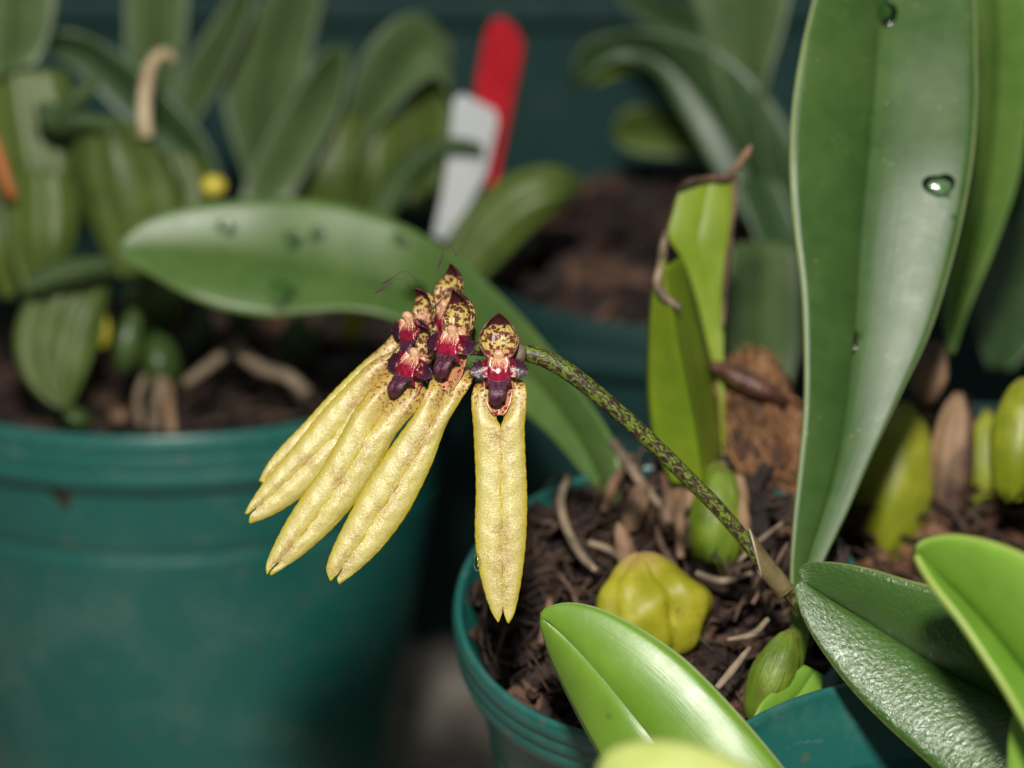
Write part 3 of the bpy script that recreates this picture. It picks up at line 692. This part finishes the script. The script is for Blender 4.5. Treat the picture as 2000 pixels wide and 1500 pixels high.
# 4
flower((886, 645), 0.0, R(-8), R(-30), 0, 1.0, (915, 676, .5),
    ([(846, 732, .25), (838, 760), (816, 800), (780, 850), (745, 900), (712, 950), (680, 1010), (655, 1060), (640, 1098), (638, 1116), (645, 1135)],
     [(876, 745, .35), (862, 785, .18), (842, 826), (816, 880), (780, 940), (740, 1000), (701, 1060), (674, 1100), (660, 1121), (653, 1127), (648, 1134)],
     [(919, 722, .2), (915, 745), (896, 780), (873, 826), (856, 870), (843, 906), (818, 960), (790, 1011), (745, 1070), (700, 1113), (662, 1141)],
     [(876, 745, .35), (862, 785, .18), (843, 827), (817, 881), (781, 941), (741, 1001), (702, 1061), (675, 1102), (662, 1123), (658, 1130), (660, 1138)], 0.0, .15),
    [([(888, 566), (878, 563), (868, 570), (863, 584), (850, 598), (834, 612)], -.05)], 1.0, ((903, 656), .05, R(8), R(-46), 0, 1.10), point=.45)
# 5: right bloom, facing the camera
flower((974, 693), -.05, 0, R(2), 0, 1.0, (1012, 690, .36),
    ([(946, 738, .25), (930, 756, .05), (924, 790), (926, 850), (930, 950), (928, 1030), (932, 1090), (945, 1150), (960, 1194), (973, 1216)],
     [(976, 748, .40), (973, 780, .30), (967, 806, .12), (970, 822, .04), (977.5, 834), (978, 865), (978, 950), (978, 1050), (979, 1120), (981, 1170), (981, 1194), (975, 1214)],
     [(1008, 735, .25), (1021, 752, .05), (1025, 790), (1024, 840), (1026, 900), (1029, 970), (1027, 1050), (1021, 1110), (1013, 1160), (1004, 1198), (993, 1218)],
     [(976, 748, .40), (980, 780, .30), (986, 806, .12), (984, 822, .04), (978.5, 834), (979, 865), (979, 950), (979, 1050), (980, 1120), (982, 1170), (983.5, 1195), (990, 1215)], 0.0, .13),
    [([(974, 612), (972, 603), (970, 598)], -.1)], point=.28)
V, F, U = blob_data(W(1013, 690, .2), (RT * .11, FWD * .12, UP * .16), lambda th, ph: 1 + .05 * math.sin(3 * ph), 16, 10)
obj('bract', V, F, M['root'], oc, U)
V, F, U = blob_data(W(925, 660, .55), (RT * .06, FWD * .06, UP * .14), lambda th, ph: 1, 12, 8)
obj('bract', V, F, M['bulb'], oc, U)

# ------------------------------------------------------------------ foreground orchid
fo = thing('orchid_plant', W(1900, 1700, -3), 'foreground orchid whose broad glossy leaves fill the lower right corner', 'orchid')
leaf('leaf', fo,
    [(1058, 1208, -.3), (1066, 1240, -.2), (1082, 1290, -.1), (1112, 1355, -.1), (1150, 1430, -.3), (1192, 1505, -.6), (1250, 1600, -1.1)],
    [(1058, 1204, -.3), (1082, 1222, -.35), (1130, 1268, -.5), (1190, 1336, -.7), (1250, 1412, -.85), (1320, 1500, -1.05), (1400, 1600, -1.4)],
    [(1060, 1200, -.3), (1078, 1186, -.36), (1120, 1180, -.45), (1180, 1194, -.58), (1260, 1235, -.76), (1340, 1292, -.92), (1420, 1372, -1.1), (1492, 1455, -1.25), (1590, 1580, -1.6)],
    M['leaf_front'], nv=60, nu=9, thick=.10, bulge=.12, grow=.006)
dk = leaf('leaf', fo,
    [(1559, 1124, .4), (1566, 1108, .4), (1590, 1098, .3), (1640, 1099, .05), (1700, 1110, -.2), (1770, 1131, -.45), (1850, 1152, -.75), (1930, 1190, -1.0), (2020, 1250, -1.4), (2120, 1320, -1.8)],
    [(1562, 1132, .4), (1590, 1150, .42), (1640, 1180, .38), (1700, 1217, .28), (1770, 1262, .12), (1850, 1310, -.1), (1930, 1352, -.3), (2020, 1400, -.6), (2120, 1460, -1.0)],
    [(1557, 1136, .38), (1556, 1160, .32), (1566, 1200, .22), (1600, 1262, .08), (1660, 1342, -.12), (1735, 1420, -.38), (1830, 1505, -.7), (1940, 1600, -1.2)],
    M['leaf_wrinkled'], nv=60, nu=9, thick=.09, bulge=.11, grow=.008)
leaf('leaf', fo,
    [(1788, 1078, -3.2), (1792, 1064, -3.3), (1820, 1050, -3.4), (1870, 1045, -3.6), (1940, 1058, -3.9), (2010, 1086, -4.2), (2110, 1140, -4.6)],
    [(1790, 1082, -3.1), (1825, 1115, -3.0), (1880, 1170, -3.1), (1940, 1235, -3.3), (2000, 1310, -3.5), (2070, 1400, -3.8)],
    [(1788, 1084, -3.2), (1800, 1110, -3.3), (1830, 1155, -3.5), (1875, 1212, -3.7), (1920, 1280, -3.9), (1962, 1345, -4.1), (2010, 1430, -4.4)],
    M['leaf_pale'], nv=40, nu=8, thick=.10, bulge=.08)
leaf('leaf', fo,
    [(1168, 1530, -7), (1175, 1495, -7), (1200, 1466, -7), (1260, 1450, -7), (1330, 1454, -7.1), (1400, 1474, -7.3), (1470, 1505, -7.5), (1560, 1560, -7.8)],
    [(1168, 1534, -7), (1210, 1535, -7.2), (1270, 1545, -7.4), (1340, 1555, -7.5), (1420, 1580, -7.8), (1520, 1620, -8.1)],
    [(1169, 1538, -7), (1190, 1570, -7.3), (1240, 1610, -7.6), (1320, 1640, -7.8), (1420, 1680, -8.3)],
    M['leaf_cream'], nv=30, nu=6, thick=.10, bulge=.10)
leaf('leaf', fo, [(2010, 1345, -3.2), (1985, 1380, -3.0), (1972, 1440, -3.0), (1968, 1540, -3)], [(2040, 1345, -3), (2035, 1380, -3), (2030, 1440, -3), (2030, 1540, -3)],
     [(2070, 1345, -3), (2090, 1380, -3), (2090, 1440, -3), (2090, 1540, -3)], M['leaf_pale'], nv=16, nu=5)

# ------------------------------------------------------------------ right-hand orchid behind the tall leaf
ro = thing('orchid_plant', PRt - fR[2] * .3, 'orchid with yellow-green bulbs and brown papery sheaths behind the tall leaf', 'orchid')
bulb(ro, 'pseudobulb', (1752, 930), 6.3, 78, 165, M['bulb_lit'], .12, 4, .05, .6, .7, 30)
bulb(ro, 'pseudobulb', (1990, 850), 4.4, 58, 130, M['bulb_lit'], .1, 4, .05, .55, 1.7, 30)
bulb(ro, 'pseudobulb', (1925, 900), 6.9, 40, 120, M['bulb_lit'], .05, 4, .05, .5, 2.9, 24)
bulb(ro, 'papery_sheath', (1858, 890), 6.2, 48, 150, M['papery'], .12, 6, .10, .45, 2.2, 30)
bulb(ro, 'papery_sheath', (1820, 720), 6.4, 40, 70, M['papery'], .2, 5, .12, .4, 4.2, 24)
leaf('leaf', ro, [(1895, -60, 6), (1905, 60, 6.2), (1905, 200, 6.6), (1890, 350, 7), (1865, 480, 7.3), (1845, 600, 7.4), (1850, 690, 7)],
     [(1945, -60, 6.6), (1950, 60, 6.8), (1945, 200, 7.2), (1930, 350, 7.5), (1900, 480, 7.7), (1870, 600, 7.6), (1858, 690, 7)],
     [(2010, -60, 6.3), (2015, 60, 6.5), (2010, 200, 6.8), (1990, 350, 7.1), (1945, 480, 7.3), (1895, 600, 7.4), (1865, 690, 7)], M['leaf_side'], nv=30, bulge=.07)
leaf('leaf', ro, [(1990, 420, 11), (1935, 480, 11), (1905, 560, 11), (1905, 640, 11), (1930, 720, 11)], [(2060, 420, 11.4), (2020, 500, 11.4), (1990, 580, 11.4), (1975, 650, 11.4), (1955, 720, 11.2)],
     [(2120, 420, 11), (2100, 500, 11), (2070, 590, 11), (2030, 660, 11), (1975, 725, 11)], M['leaf_back3'], nv=20, bulge=.07)
leaf('leaf', ro, [(1990, -60, 12), (1960, 100, 12), (1940, 300, 12), (1920, 500, 12), (1900, 640, 11)], [(2050, -60, 12.4), (2030, 100, 12.4), (2000, 300, 12.4), (1960, 500, 12.2), (1915, 640, 11.2)],
     [(2110, -60, 12), (2100, 100, 12), (2070, 300, 12), (2000, 500, 12), (1930, 640, 11)], M['leaf_back3'], nv=20, bulge=.07)

# ------------------------------------------------------------------ rear right orchid with the hooked leaf
bo = thing('orchid_plant', W(1480, 560, 15), 'blurred dark orchid with a hooked leaf tip behind the torn leaf', 'orchid')
leaf('leaf', bo,
    [(1118, 150, 14.0), (1128, 105, 13.9), (1150, 80, 13.8), (1210, 62, 13.7), (1290, 62, 13.5), (1380, 85, 13.3), (1470, 150, 13.2), (1550, 260, 13.2), (1620, 420, 13.3), (1660, 600, 13.6), (1660, 760, 14)],
    [(1124, 158, 14.4), (1150, 115, 14.4), (1195, 92, 14.3), (1260, 100, 14.1), (1330, 150, 14.0), (1400, 235, 13.9), (1470, 350, 13.9), (1540, 490, 14), (1600, 640, 14.2), (1640, 760, 14.3)],
    [(1132, 165, 14.2), (1175, 128, 14.2), (1230, 115, 14.2), (1285, 150, 14.2), (1330, 220, 14.0), (1385, 315, 13.9), (1450, 425, 13.9), (1510, 540, 14), (1575, 680, 14.1), (1620, 770, 14.2)],
    M['leaf_back3'], nv=50, bulge=.08)
leaf('leaf_underside', bo, [(1118, 160, 14.6), (1150, 120, 14.9), (1200, 105, 15.1), (1250, 110, 15.2)], [(1122, 168, 14.6), (1160, 140, 14.9), (1205, 128, 15.1), (1250, 130, 15.2)], [(1130, 170, 14.6), (1175, 160, 14.9), (1215, 145, 15.1), (1250, 140, 15.2)], M['leaf_lime'], nv=14, nu=4)
leaf('leaf', bo, [(1195, 250, 17), (1220, 215, 17), (1270, 205, 17), (1330, 215, 17), (1400, 250, 16.6), (1460, 320, 16)], [(1195, 256, 17.2), (1235, 252, 17.4), (1290, 255, 17.4), (1350, 270, 17.2), (1410, 300, 16.8), (1460, 345, 16.2)],
     [(1197, 262, 17), (1225, 292, 17), (1280, 305, 17), (1350, 310, 16.9), (1410, 335, 16.6), (1455, 365, 16.2)], M['leaf_back2'], nv=24, bulge=.1)
leaf('leaf', bo, [(1555, -40, 13), (1530, 60, 13), (1500, 160, 13), (1490, 260, 13.3), (1510, 380, 13.6)], [(1480, -40, 13.4), (1470, 60, 13.5), (1460, 160, 13.6), (1470, 260, 13.8), (1500, 390, 14)],
     [(1340, -40, 13), (1370, 60, 13.2), (1400, 160, 13.4), (1440, 260, 13.6), (1490, 395, 14)], M['leaf_back1'], nv=24, bulge=.08)
leaf('leaf', bo, [(1420, 480, 10.5), (1415, 580, 10.3), (1420, 700, 10), (1440, 800, 9.8)], [(1480, 470, 10.9), (1480, 580, 10.8), (1478, 700, 10.4), (1470, 810, 10)], [(1560, 480, 10.5), (1565, 580, 10.3), (1560, 700, 10), (1520, 820, 9.8)], M['leaf_back1'], nv=24, bulge=.1)
leaf('leaf', bo, [(1440, 360, 11.6), (1470, 450, 11.5), (1510, 550, 11.3), (1550, 640, 11), (1580, 720, 10.8)], [(1470, 350, 11.9), (1505, 440, 11.8), (1545, 545, 11.6), (1580, 640, 11.3), (1600, 720, 11)], [(1520, 350, 11.6), (1560, 450, 11.5), (1600, 550, 11.3), (1620, 640, 11), (1615, 720, 10.8)], M['leaf_back3'], nv=24, bulge=.1)
leaf('leaf', bo, [(1190, -60, 19), (1260, -20, 19), (1350, 10, 18.6), (1440, 40, 18)], [(1190, -50, 19.3), (1260, 5, 19.3), (1340, 45, 19), (1430, 90, 18.4)], [(1190, -40, 19), (1240, 30, 19), (1320, 80, 18.8), (1410, 130, 18.4)], M['leaf_back3'], nv=20)
# brown husk lump with shiny top
hc, hx, hy, hz = W(1482, 890, 6.0), RT * .78, FWD * .65, UP * 1.5 - RT * .12
hshape = lambda th, ph: 1 + .10 * smooth_noise(ph * 2, th * 4, 3) + .05 * math.sin(7 * ph + 3 * th) + .03 * math.sin(17 * ph - 9 * th)
V, F, U = blob_data(hc, (hx, hy, hz), hshape, 60, 40)
hk = thing('husk_lump', hc - UP * 1.5, 'rusty brown fibrous husk lump between torn leaf and tall leaf', 'husk')
obj('core', V, F, M['bark2'], hk, U)
V, F, U = [], [], []
for q in range(230):
    th, ph = random.uniform(.15, 2.9), random.uniform(3.3, 6.1); dth, dph = random.gauss(.25, .25), random.gauss(0, .35); pts = []
    for t_ in range(4):
        a_, b_ = th + dth * t_ * .5, ph + dph * t_ * .5
        rr = hshape(a_, b_) * (1.02 + .05 * random.random() + (.12 * random.random() if t_ == 3 else 0))
        pts.append(hc + (hx * math.cos(b_) + hy * math.sin(b_)) * math.sin(a_) * rr + hz * math.cos(a_) * rr)
    w_ = random.uniform(.014, .034); v2, f2, u2 = tube_data(pts, [w_, w_, w_, w_ * .4], 5, 8, len(V)); V += v2; F += f2; U += u2
fb = obj('fibre', V, F, simple_mat('rusty_fibre', (.075, .030, .012), (.30, .145, .055), 1.2, .7, .4, .03), hk, U); fb['kind'] = 'stuff'
V, F, U = blob_data(W(1462, 748, 5.4), (RT * .62 - UP * .28, FWD * .4, UP * .2), lambda th, ph: 1 + .06 * smooth_noise(ph * 2, th * 4, 1), 24, 14)
hk2 = obj('bark_piece', V, F, simple_mat('wet_bark', (.05, .02, .014), (.16, .08, .06), 3, .18, .5, .08), None, U); tag(hk2, 'wet dark brown bark piece lying on the husk lump', 'bark')

# ------------------------------------------------------------------ left clump
lo = thing('orchid_plant', PL - Vector((0, 0, .8)), 'dense blurred orchid clump growing in the large left pot', 'orchid')
def bl(L, Mm, Rr, m, d, bulge=.1, nv=26, name='leaf'): return leaf(name, lo, L, Mm, Rr, M[m], d=d, nv=nv, nu=12, thick=.08, bulge=bulge, ridge=.03 if m == 'leaf_back2' and d < 15 else 0)
bl([(545, -60, .3), (500, 20), (455, 90), (432, 150), (440, 230), (470, 320), (495, 400)], [(580, -60, .6), (560, 20, .5), (530, 100, .5), (510, 180, .5), (505, 260, .4), (508, 330, .3), (510, 400)],
   [(640, -60, .3), (625, 20), (608, 100), (595, 180), (575, 260), (550, 330), (525, 400)], 'leaf_back1', 15)
bl([(640, 92), (600, 140), (560, 200), (520, 270), (485, 340), (465, 400)], [(665, 88, .3), (635, 150, .5), (600, 220, .5), (565, 290, .4), (530, 350, .3), (495, 405)],
   [(682, 95, .1), (680, 150), (660, 220), (625, 290), (590, 350), (560, 410)], 'leaf_back1', 13.5)
bl([(860, 60, .6), (815, 25, .2), (760, 45), (715, 95), (690, 150), (675, 200), (660, 250), (640, 330)], [(872, 110, .6), (835, 80, .5), (790, 110, .5), (750, 160, .4), (720, 210, .4), (695, 260, .3), (670, 300, .3), (650, 340)],
   [(880, 190, .3), (852, 150, .2), (800, 180), (760, 220), (735, 250), (710, 290), (690, 320), (665, 350)], 'leaf_back1', 14.5)
bl([(795, 60), (790, 140), (790, 230), (795, 320), (800, 420)], [(835, 60, .3), (832, 140, .3), (830, 230, .3), (828, 320, .3), (822, 420)], [(875, 70), (885, 150), (880, 240), (868, 330), (845, 420)], 'leaf_back2', 15.6)
bl([(470, -40), (430, 20), (395, 75), (360, 130), (340, 200), (335, 260)], [(490, -40, .4), (460, 40, .4), (430, 100, .4), (400, 160, .4), (375, 215, .2), (355, 265)], [(500, -40), (485, 40), (455, 110), (425, 170), (395, 220), (370, 265)], 'leaf_back1', 14)
bl([(245, -40), (243, 40), (245, 110), (255, 180), (280, 260)], [(300, -40, .4), (300, 40, .4), (300, 110, .4), (300, 180, .3), (310, 265)], [(370, -40), (365, 40), (355, 110), (345, 180), (335, 265)], 'leaf_back1', 14.6)
bl([(-60, -40), (-60, 20), (-50, 80), (-20, 150)], [(25, -40, .4), (25, 40, .4), (20, 90, .4), (0, 150)], [(115, -40), (105, 30), (90, 90), (70, 130)], 'leaf_back1', 12)
bl([(95, 60, -.2), (150, 62, -.2), (220, 95), (290, 150), (350, 210), (400, 270), (435, 350)], [(100, 80, .5), (150, 95, .5), (210, 140, .5), (270, 200, .5), (330, 260, .5), (380, 310, .4), (430, 365)], [(105, 110, .3), (145, 135, .3), (200, 190, .3), (260, 250, .3), (310, 300, .3), (365, 345, .3), (425, 380)], 'leaf_back3', 13.2)
bl([(150, 250), (140, 330), (160, 400), (190, 470), (230, 540)], [(210, 225, -.5), (225, 310, -.6), (240, 390, -.5), (255, 460, -.3), (260, 540)], [(270, 250), (330, 320), (355, 390), (345, 460), (290, 545)], 'leaf_back2', 11.8, .12)
bl([(285, 300), (290, 360), (300, 430), (305, 520)], [(340, 290, -.4), (360, 370, -.4), (355, 440, -.4), (330, 525)], [(400, 310), (430, 380), (410, 450), (355, 530)], 'leaf_back2', 13.0, .12)
bl([(-30, 160), (-30, 260), (0, 360), (30, 450), (60, 540)], [(40, 130, -.4), (60, 240, -.4), (75, 340, -.4), (85, 440, -.3), (85, 545)], [(130, 140), (150, 230), (155, 330), (140, 440), (110, 550)], 'leaf_back2', 12.6, .12)
bl([(20, 340), (15, 420), (20, 490), (50, 570)], [(70, 330, -.4), (75, 410, -.4), (80, 490, -.4), (80, 570)], [(145, 350), (155, 420), (140, 490), (105, 570)], 'leaf_back2', 11.4, .12)
bl([(-60, 330), (-60, 420), (-40, 500), (0, 580)], [(-10, 330, -.4), (-10, 410, -.4), (0, 490, -.4), (15, 580)], [(40, 340), (45, 420), (40, 500), (30, 580)], 'leaf_back2', 12.2, .12)
bl([(215, 510, .4), (160, 515, .2), (90, 545), (45, 600), (28, 670), (50, 740), (95, 785), (128, 797)], [(218, 520, .4), (175, 545, .2), (135, 590), (115, 650), (108, 700), (108, 745), (115, 775), (130, 798)], [(220, 530, .4), (208, 570, .3), (200, 620, .2), (185, 680, .1), (170, 720), (155, 755), (142, 780), (132, 799)], 'leaf_back2', 10.8, .12, 30)
bl([(60, 540), (100, 515), (160, 505), (215, 505)], [(55, 560, -.3), (110, 540, -.3), (165, 525, -.3), (215, 515)], [(70, 575), (120, 560), (175, 545), (217, 525)], 'leaf_back1', 10.3, .1, 14)
bl([(940, 285), (900, 272), (850, 275), (800, 300), (760, 345), (730, 400), (715, 440)], [(942, 290, -.2), (900, 284, -.3), (855, 292, -.3), (812, 320, -.3), (776, 362, -.2), (748, 410, -.1), (730, 445)], [(940, 294), (900, 300), (862, 310), (825, 340), (795, 380), (768, 420), (745, 450)], 'leaf_back1', 12.6, .1)
bl([(1140, 352, .4), (1080, 325), (1010, 335), (950, 375), (900, 430), (870, 490), (860, 560)], [(1135, 362, .3), (1080, 365, -.3), (1020, 385, -.4), (970, 425, -.3), (930, 475, -.2), (900, 525, -.1), (885, 570)], [(1125, 372, .3), (1085, 410), (1040, 450), (1000, 490), (965, 525), (935, 555), (910, 580)], 'leaf_back2', 12.2, .1)
bl([(600, 215), (590, 280), (590, 350), (600, 430)], [(650, 195, -.4), (650, 270, -.4), (645, 350, -.4), (640, 430)], [(710, 230), (715, 290), (705, 360), (680, 430)], 'leaf_back2', 14.8, .12)
bl([(690, 210), (680, 280), (680, 350), (690, 430)], [(730, 200, -.4), (735, 270, -.4), (730, 350, -.4), (720, 430)], [(790, 230), (790, 290), (780, 360), (750, 430)], 'leaf_back2', 15.4, .12)
bl([(70, 215), (85, 200), (130, 215), (180, 225), (230, 240)], [(75, 225), (100, 225, -.2), (140, 232, -.2), (185, 240, -.2), (232, 252)], [(80, 240), (110, 255), (150, 252), (190, 255), (235, 262)], 'leaf_back1', 11.2, .1, 14)
bl([(105, 225), (125, 195), (150, 170), (180, 150)], [(115, 232), (138, 205, -.2), (162, 180, -.2), (186, 155)], [(125, 240), (150, 215), (175, 188), (192, 160)], 'leaf_back1', 11.0, .1, 12)
# smaller foliage by the pot rim
for i, (x, y_, w, h, m, d, tl) in enumerate([(250, 660, 32, 70, 'bulb_dark', 11.2, .2), (310, 700, 44, 62, 'bulb_dark', 11.4, -.2), (300, 580, 60, 70, 'leaf_back2', 12.5, .1), (390, 640, 26, 60, 'bulb_dark', 12.5, .3), (560, 740, 24, 22, 'bulb_dark', 11.5, .5), (200, 640, 18, 40, 'bulb_yellow', 11.4, 0), (150, 815, 34, 24, 'bulb_dark', 10.6, .4), (470, 600, 30, 60, 'bulb_dark', 13, 0), (580, 660, 36, 55, 'bulb_dark', 12.5, 0), (690, 630, 24, 40, 'bulb_yellow', 13, .3), (230, 810, 22, 22, 'papery', 10.8, 0)]):
    bulb(lo, 'pseudobulb', (x, y_), d, w, h, M[m], tl, 4, .06, .5, i, 18)
for pts, r, m in [([(360, 750, 10.8), (400, 720, 11), (440, 690, 11.4), (470, 670, 11.8)], .10, 'root'), ([(470, 690, 11.2), (510, 720, 11), (560, 735, 10.8), (600, 770, 10.6)], .12, 'root'), ([(300, 840, 10.3), (305, 790, 10.7), (315, 740, 11.2)], .10, 'root'),
                  ([(335, 845, 10.4), (330, 800, 10.7), (328, 750, 11.2)], .09, 'papery'), ([(620, 640, 12), (660, 600, 12.6), (700, 580, 13)], .10, 'root'), ([(275, 830, 10.4), (268, 780, 11), (285, 730, 11.4)], .07, 'root')]:
    tube('root', PX(pts), [r] * len(pts), M[m], lo, 8, 16)
tube('dry_stem', PX([(285, 268, 11.2), (281, 220, 11.2), (284, 170, 11.2), (295, 125, 11.3), (315, 103, 11.4), (332, 108, 11.5), (336, 122, 11.6)]), [.12, .125, .12, .11, .10, .09, .06], M['straw'], lo, 10, 30)
V, F, U = blob_data(W(416, 363, 11.0), (RT * .23, FWD * .2, UP * .19), lambda th, ph: 1 + .05 * math.sin(3 * ph), 18, 12); obj('bud', V, F, M['bud'], lo, U)
bl([(-10, 260), (5, 300), (20, 350), (30, 385)], [(-15, 265, -.1), (-2, 310, -.1), (12, 360, -.1), (28, 388)], [(-25, 270), (-10, 320), (5, 365), (24, 390)], 'leaf_back2', 10.8, .1, 12, 'dry_leaf').o.data.materials[0] = M['orange']

# ------------------------------------------------------------------ plant labels
def plate(name, quad, d, mat, th, label, skew=.0):
    n = 10; pts = []
    P = [W(x, y_, d + (q[2] if len(q) > 2 else 0) + (q[0] - 960) * skew) for q in quad for x, y_ in [q[:2]]]
    fr_, bk = P, [p + FWD * th for p in P]; m = len(P)
    V = fr_ + bk; F = [tuple(range(m)), tuple(range(2 * m - 1, m - 1, -1))] + [(i, m + i, m + (i + 1) % m, (i + 1) % m) for i in range(m)]
    o = obj(name, V, F, mat, None, None, False, bev=.02); return tag(o, label, 'plant label')
plate('plant_label', [(938, 410, .5), (928, 170), (938, 110), (948, 62), (962, 36), (984, 32), (1008, 52), (1022, 82), (1020, 110), (1000, 210), (975, 330), (955, 430, .5)], 13.6, M['red'], .12, 'red plastic plant label leaning behind the white tag', .009)
plate('plant_label', [(845, 460, .3), (862, 380, .2), (878, 290), (886, 190), (905, 182), (968, 215), (972, 240), (950, 340, .1), (915, 405, .2), (868, 470, .3)], 13.0, M['white'], .08, 'white plastic plant label tucked among the left leaves', .007)

# ------------------------------------------------------------------ roots and litter in the middle pot
for i, (pts, r, m) in enumerate([
    ([(1110, 930, 4.6), (1095, 980, 4.2), (1110, 1040, 3.8), (1140, 1090, 3.5), (1165, 1115, 3.3)], .07, 'root'),
    ([(1195, 860, 5.4), (1230, 910, 5.1), (1265, 960, 4.8), (1300, 1000, 4.6)], .08, 'root'),
    ([(1400, 1345, 1.0), (1430, 1310, 1.1), (1465, 1265, 1.3)], .06, 'root'),
    ([(1470, 1180, 1.9), (1500, 1130, 2.2), (1540, 1060, 2.6)], .05, 'root_dark'),
    ([(1440, 1100, 2.6), (1480, 1060, 2.9), (1530, 1020, 3.2)], .045, 'root'),
    ([(1055, 1260, 2.2), (1068, 1215, 2.4), (1075, 1170, 2.7)], .08, 'papery'),
    ([(1320, 1110, 3.1), (1290, 1060, 3.5), (1280, 1000, 4.0)], .06, 'root_dark'),
    ([(1180, 1000, 4.8), (1200, 940, 5.2), (1235, 890, 5.6)], .09, 'papery'), ([(1300, 1040, 4.2), (1305, 980, 4.4), (1300, 920, 4.7)], .11, 'papery'), ([(1330, 1090, 3.6), (1328, 1030, 3.9), (1334, 960, 4.2)], .08, 'papery'),
    ([(1460, 1080, 3.6), (1452, 1010, 4.0), (1440, 930, 4.4)], .10, 'papery'), ([(1150, 1060, 4.0), (1190, 1075, 3.9), (1235, 1110, 3.6)], .06, 'root'), ([(1500, 1210, 2.0), (1470, 1240, 1.8), (1420, 1250, 1.8)], .05, 'root'),
    ([(1360, 1120, 3.0), (1410, 1135, 2.9), (1470, 1120, 2.8)], .06, 'root'), ([(1090, 1120, 3.4), (1120, 1160, 3.1), (1130, 1210, 2.8)], .05, 'root_dark')]):
    tube('root', PX(pts), [r * .8] + [r] * (len(pts) - 2) + [r * .6], M[m], oc, 8, 18)
for i, (x, y_, w, h, m, d, tl) in enumerate([(1245, 985, 26, 60, 'papery', 4.4, .3), (1440, 975, 26, 60, 'papery', 4.3, .1), (1222, 1075, 22, 70, 'papery', 3.8, -.25)]):
    bulb(oc, 'old_shoot', (x, y_), d, w, h, M[m], tl, 5, .08, .4, i + 5, 16)
# tangled root fibres over the bark
def fibres(name, c, fr, rad, n, label, heap=0, r0=.018):
    V, F, U = [], [], []
    for _ in range(n):
        r = rad * math.sqrt(random.random()); a = random.random() * 6.283; p = Vector((r * math.cos(a), r * math.sin(a), random.uniform(.05, .4)))
        d_ = random.random() * 6.283; pts = []
        for q in range(4):
            h = heap * max(p.y / rad + .1, 0) * min(max(p.x / rad * 1.6 + .45, 0), 1)
            pts.append(place([p + Vector((0, 0, h))], c, fr)[0]); d_ += random.gauss(0, .6); L_ = random.uniform(.15, .45)
            p = p + Vector((math.cos(d_) * L_, math.sin(d_) * L_, random.gauss(0, .10)))
            if p.xy.length > rad: p.xy = p.xy.normalized() * rad
        rr = r0 * random.uniform(.6, 1.8); v2, f2, u2 = tube_data(pts, [rr, rr, rr, rr * .5], 5, 8, len(V)); V += v2; F += f2; U += u2
    o = obj(name, V, F, M['fibre'], None, U, origin=c); o['kind'] = 'stuff'; tag(o, label, 'roots')
fibres('root_fibres', CM_ - fM[2] * .25, fM, 2.7, 260, 'tangled thin roots over the bark in the tipped middle pot', .75)
fibres('root_fibres', PRt - fR[2] * .05, fR, 4.0, 160, 'tangled thin roots between the right-hand bulbs', 0, .03)
fibres('root_fibres', PL - Vector((0, 0, .6)), fL, 4.8, 120, 'thin roots over the bark in the large left pot', 0, .03)

# ------------------------------------------------------------------ water drops on the leaves
def drop(g, u, v, ru, rv, label, h=.35, seed=0):
    p, n, a, b_ = leaf_at(g, u, v); p = p + n * .048; b_ = b_ - a * a.dot(b_); b_ /= np.linalg.norm(b_)
    V, F, nr = [], [], 22
    for j in range(8):
        th = j / 7
        for i in range(nr):
            ph = 2 * math.pi * i / nr; q = 1 + .16 * math.sin(2 * ph + seed) + .10 * math.sin(3 * ph + 2 * seed)
            V.append(p + q * math.cos(th * math.pi / 2) * (math.cos(ph) * a * ru + math.sin(ph) * b_ * rv) + n * h * min(ru, rv) * math.sin(th * math.pi / 2))
    F = gridfaces(8, nr, True); F.append(tuple(range(nr))[::-1])
    o = obj('water_drop', V, F, M['water'], None); return tag(o, label, 'water drop', 'water drops on leaves')
drop(tall, .06, .105, .13, .26, 'water drop on the midrib at the top of the tall leaf', .28, 1)
drop(tall, .70, .37, .21, .20, 'flat water drop near the right edge of the tall leaf', .24, 2)
drop(tall, .0, .62, .09, .21, 'small water drop low on the midrib of the tall leaf', .28, 3)
for i, (u, v, r, l) in enumerate([(.03, .085, .05, 'tiny water bead above the drop at the top of the tall leaf'), (.02, .60, .045, 'tiny water bead just above the small drop on the tall leaf midrib'), (.94, .41, .04, 'tiny water bead on the right margin of the tall leaf'), (.80, .38, .05, 'tiny water bead beside the flat drop on the tall leaf')]):
    drop(tall, u, v, r, r, l, .8, i + 4)
for i, (u, v, r, l) in enumerate([(-.60, .17, .13, 'water drop nearest the tip of the long leaf'), (-.40, .28, .15, 'water drop left of the glare on the long leaf, nearer its midrib'), (-.62, .32, .12, 'water drop left of the glare on the long leaf, nearer its upper edge'),
                                  (-.24, .475, .17, 'bright water drop on the long leaf left of the thread tips'), (-.10, .42, .14, 'small water drop close to the midrib of the long leaf, below its glare'), (-.75, .43, .13, 'pale water drop near the upper edge of the long leaf, in its glare'),
                                  (-.30, .53, .12, 'small water drop on the long leaf just above the thread tips'), (.60, .29, .24, 'wide water drop on the lower half of the long leaf')]):
    drop(long_, u, v, r, r * 1.2, l, .24, i)
V, F, U = blob_data(W(933, 1100, .02), (RT * .065, FWD * .07, UP * .13), lambda th, ph: 1 + .12 * math.cos(th), 18, 12)
tag(obj('water_drop', V, F, M['water'], None, U), 'clear water drop hanging on the left edge of the rightmost bloom', 'water drop', 'water drops on petals')
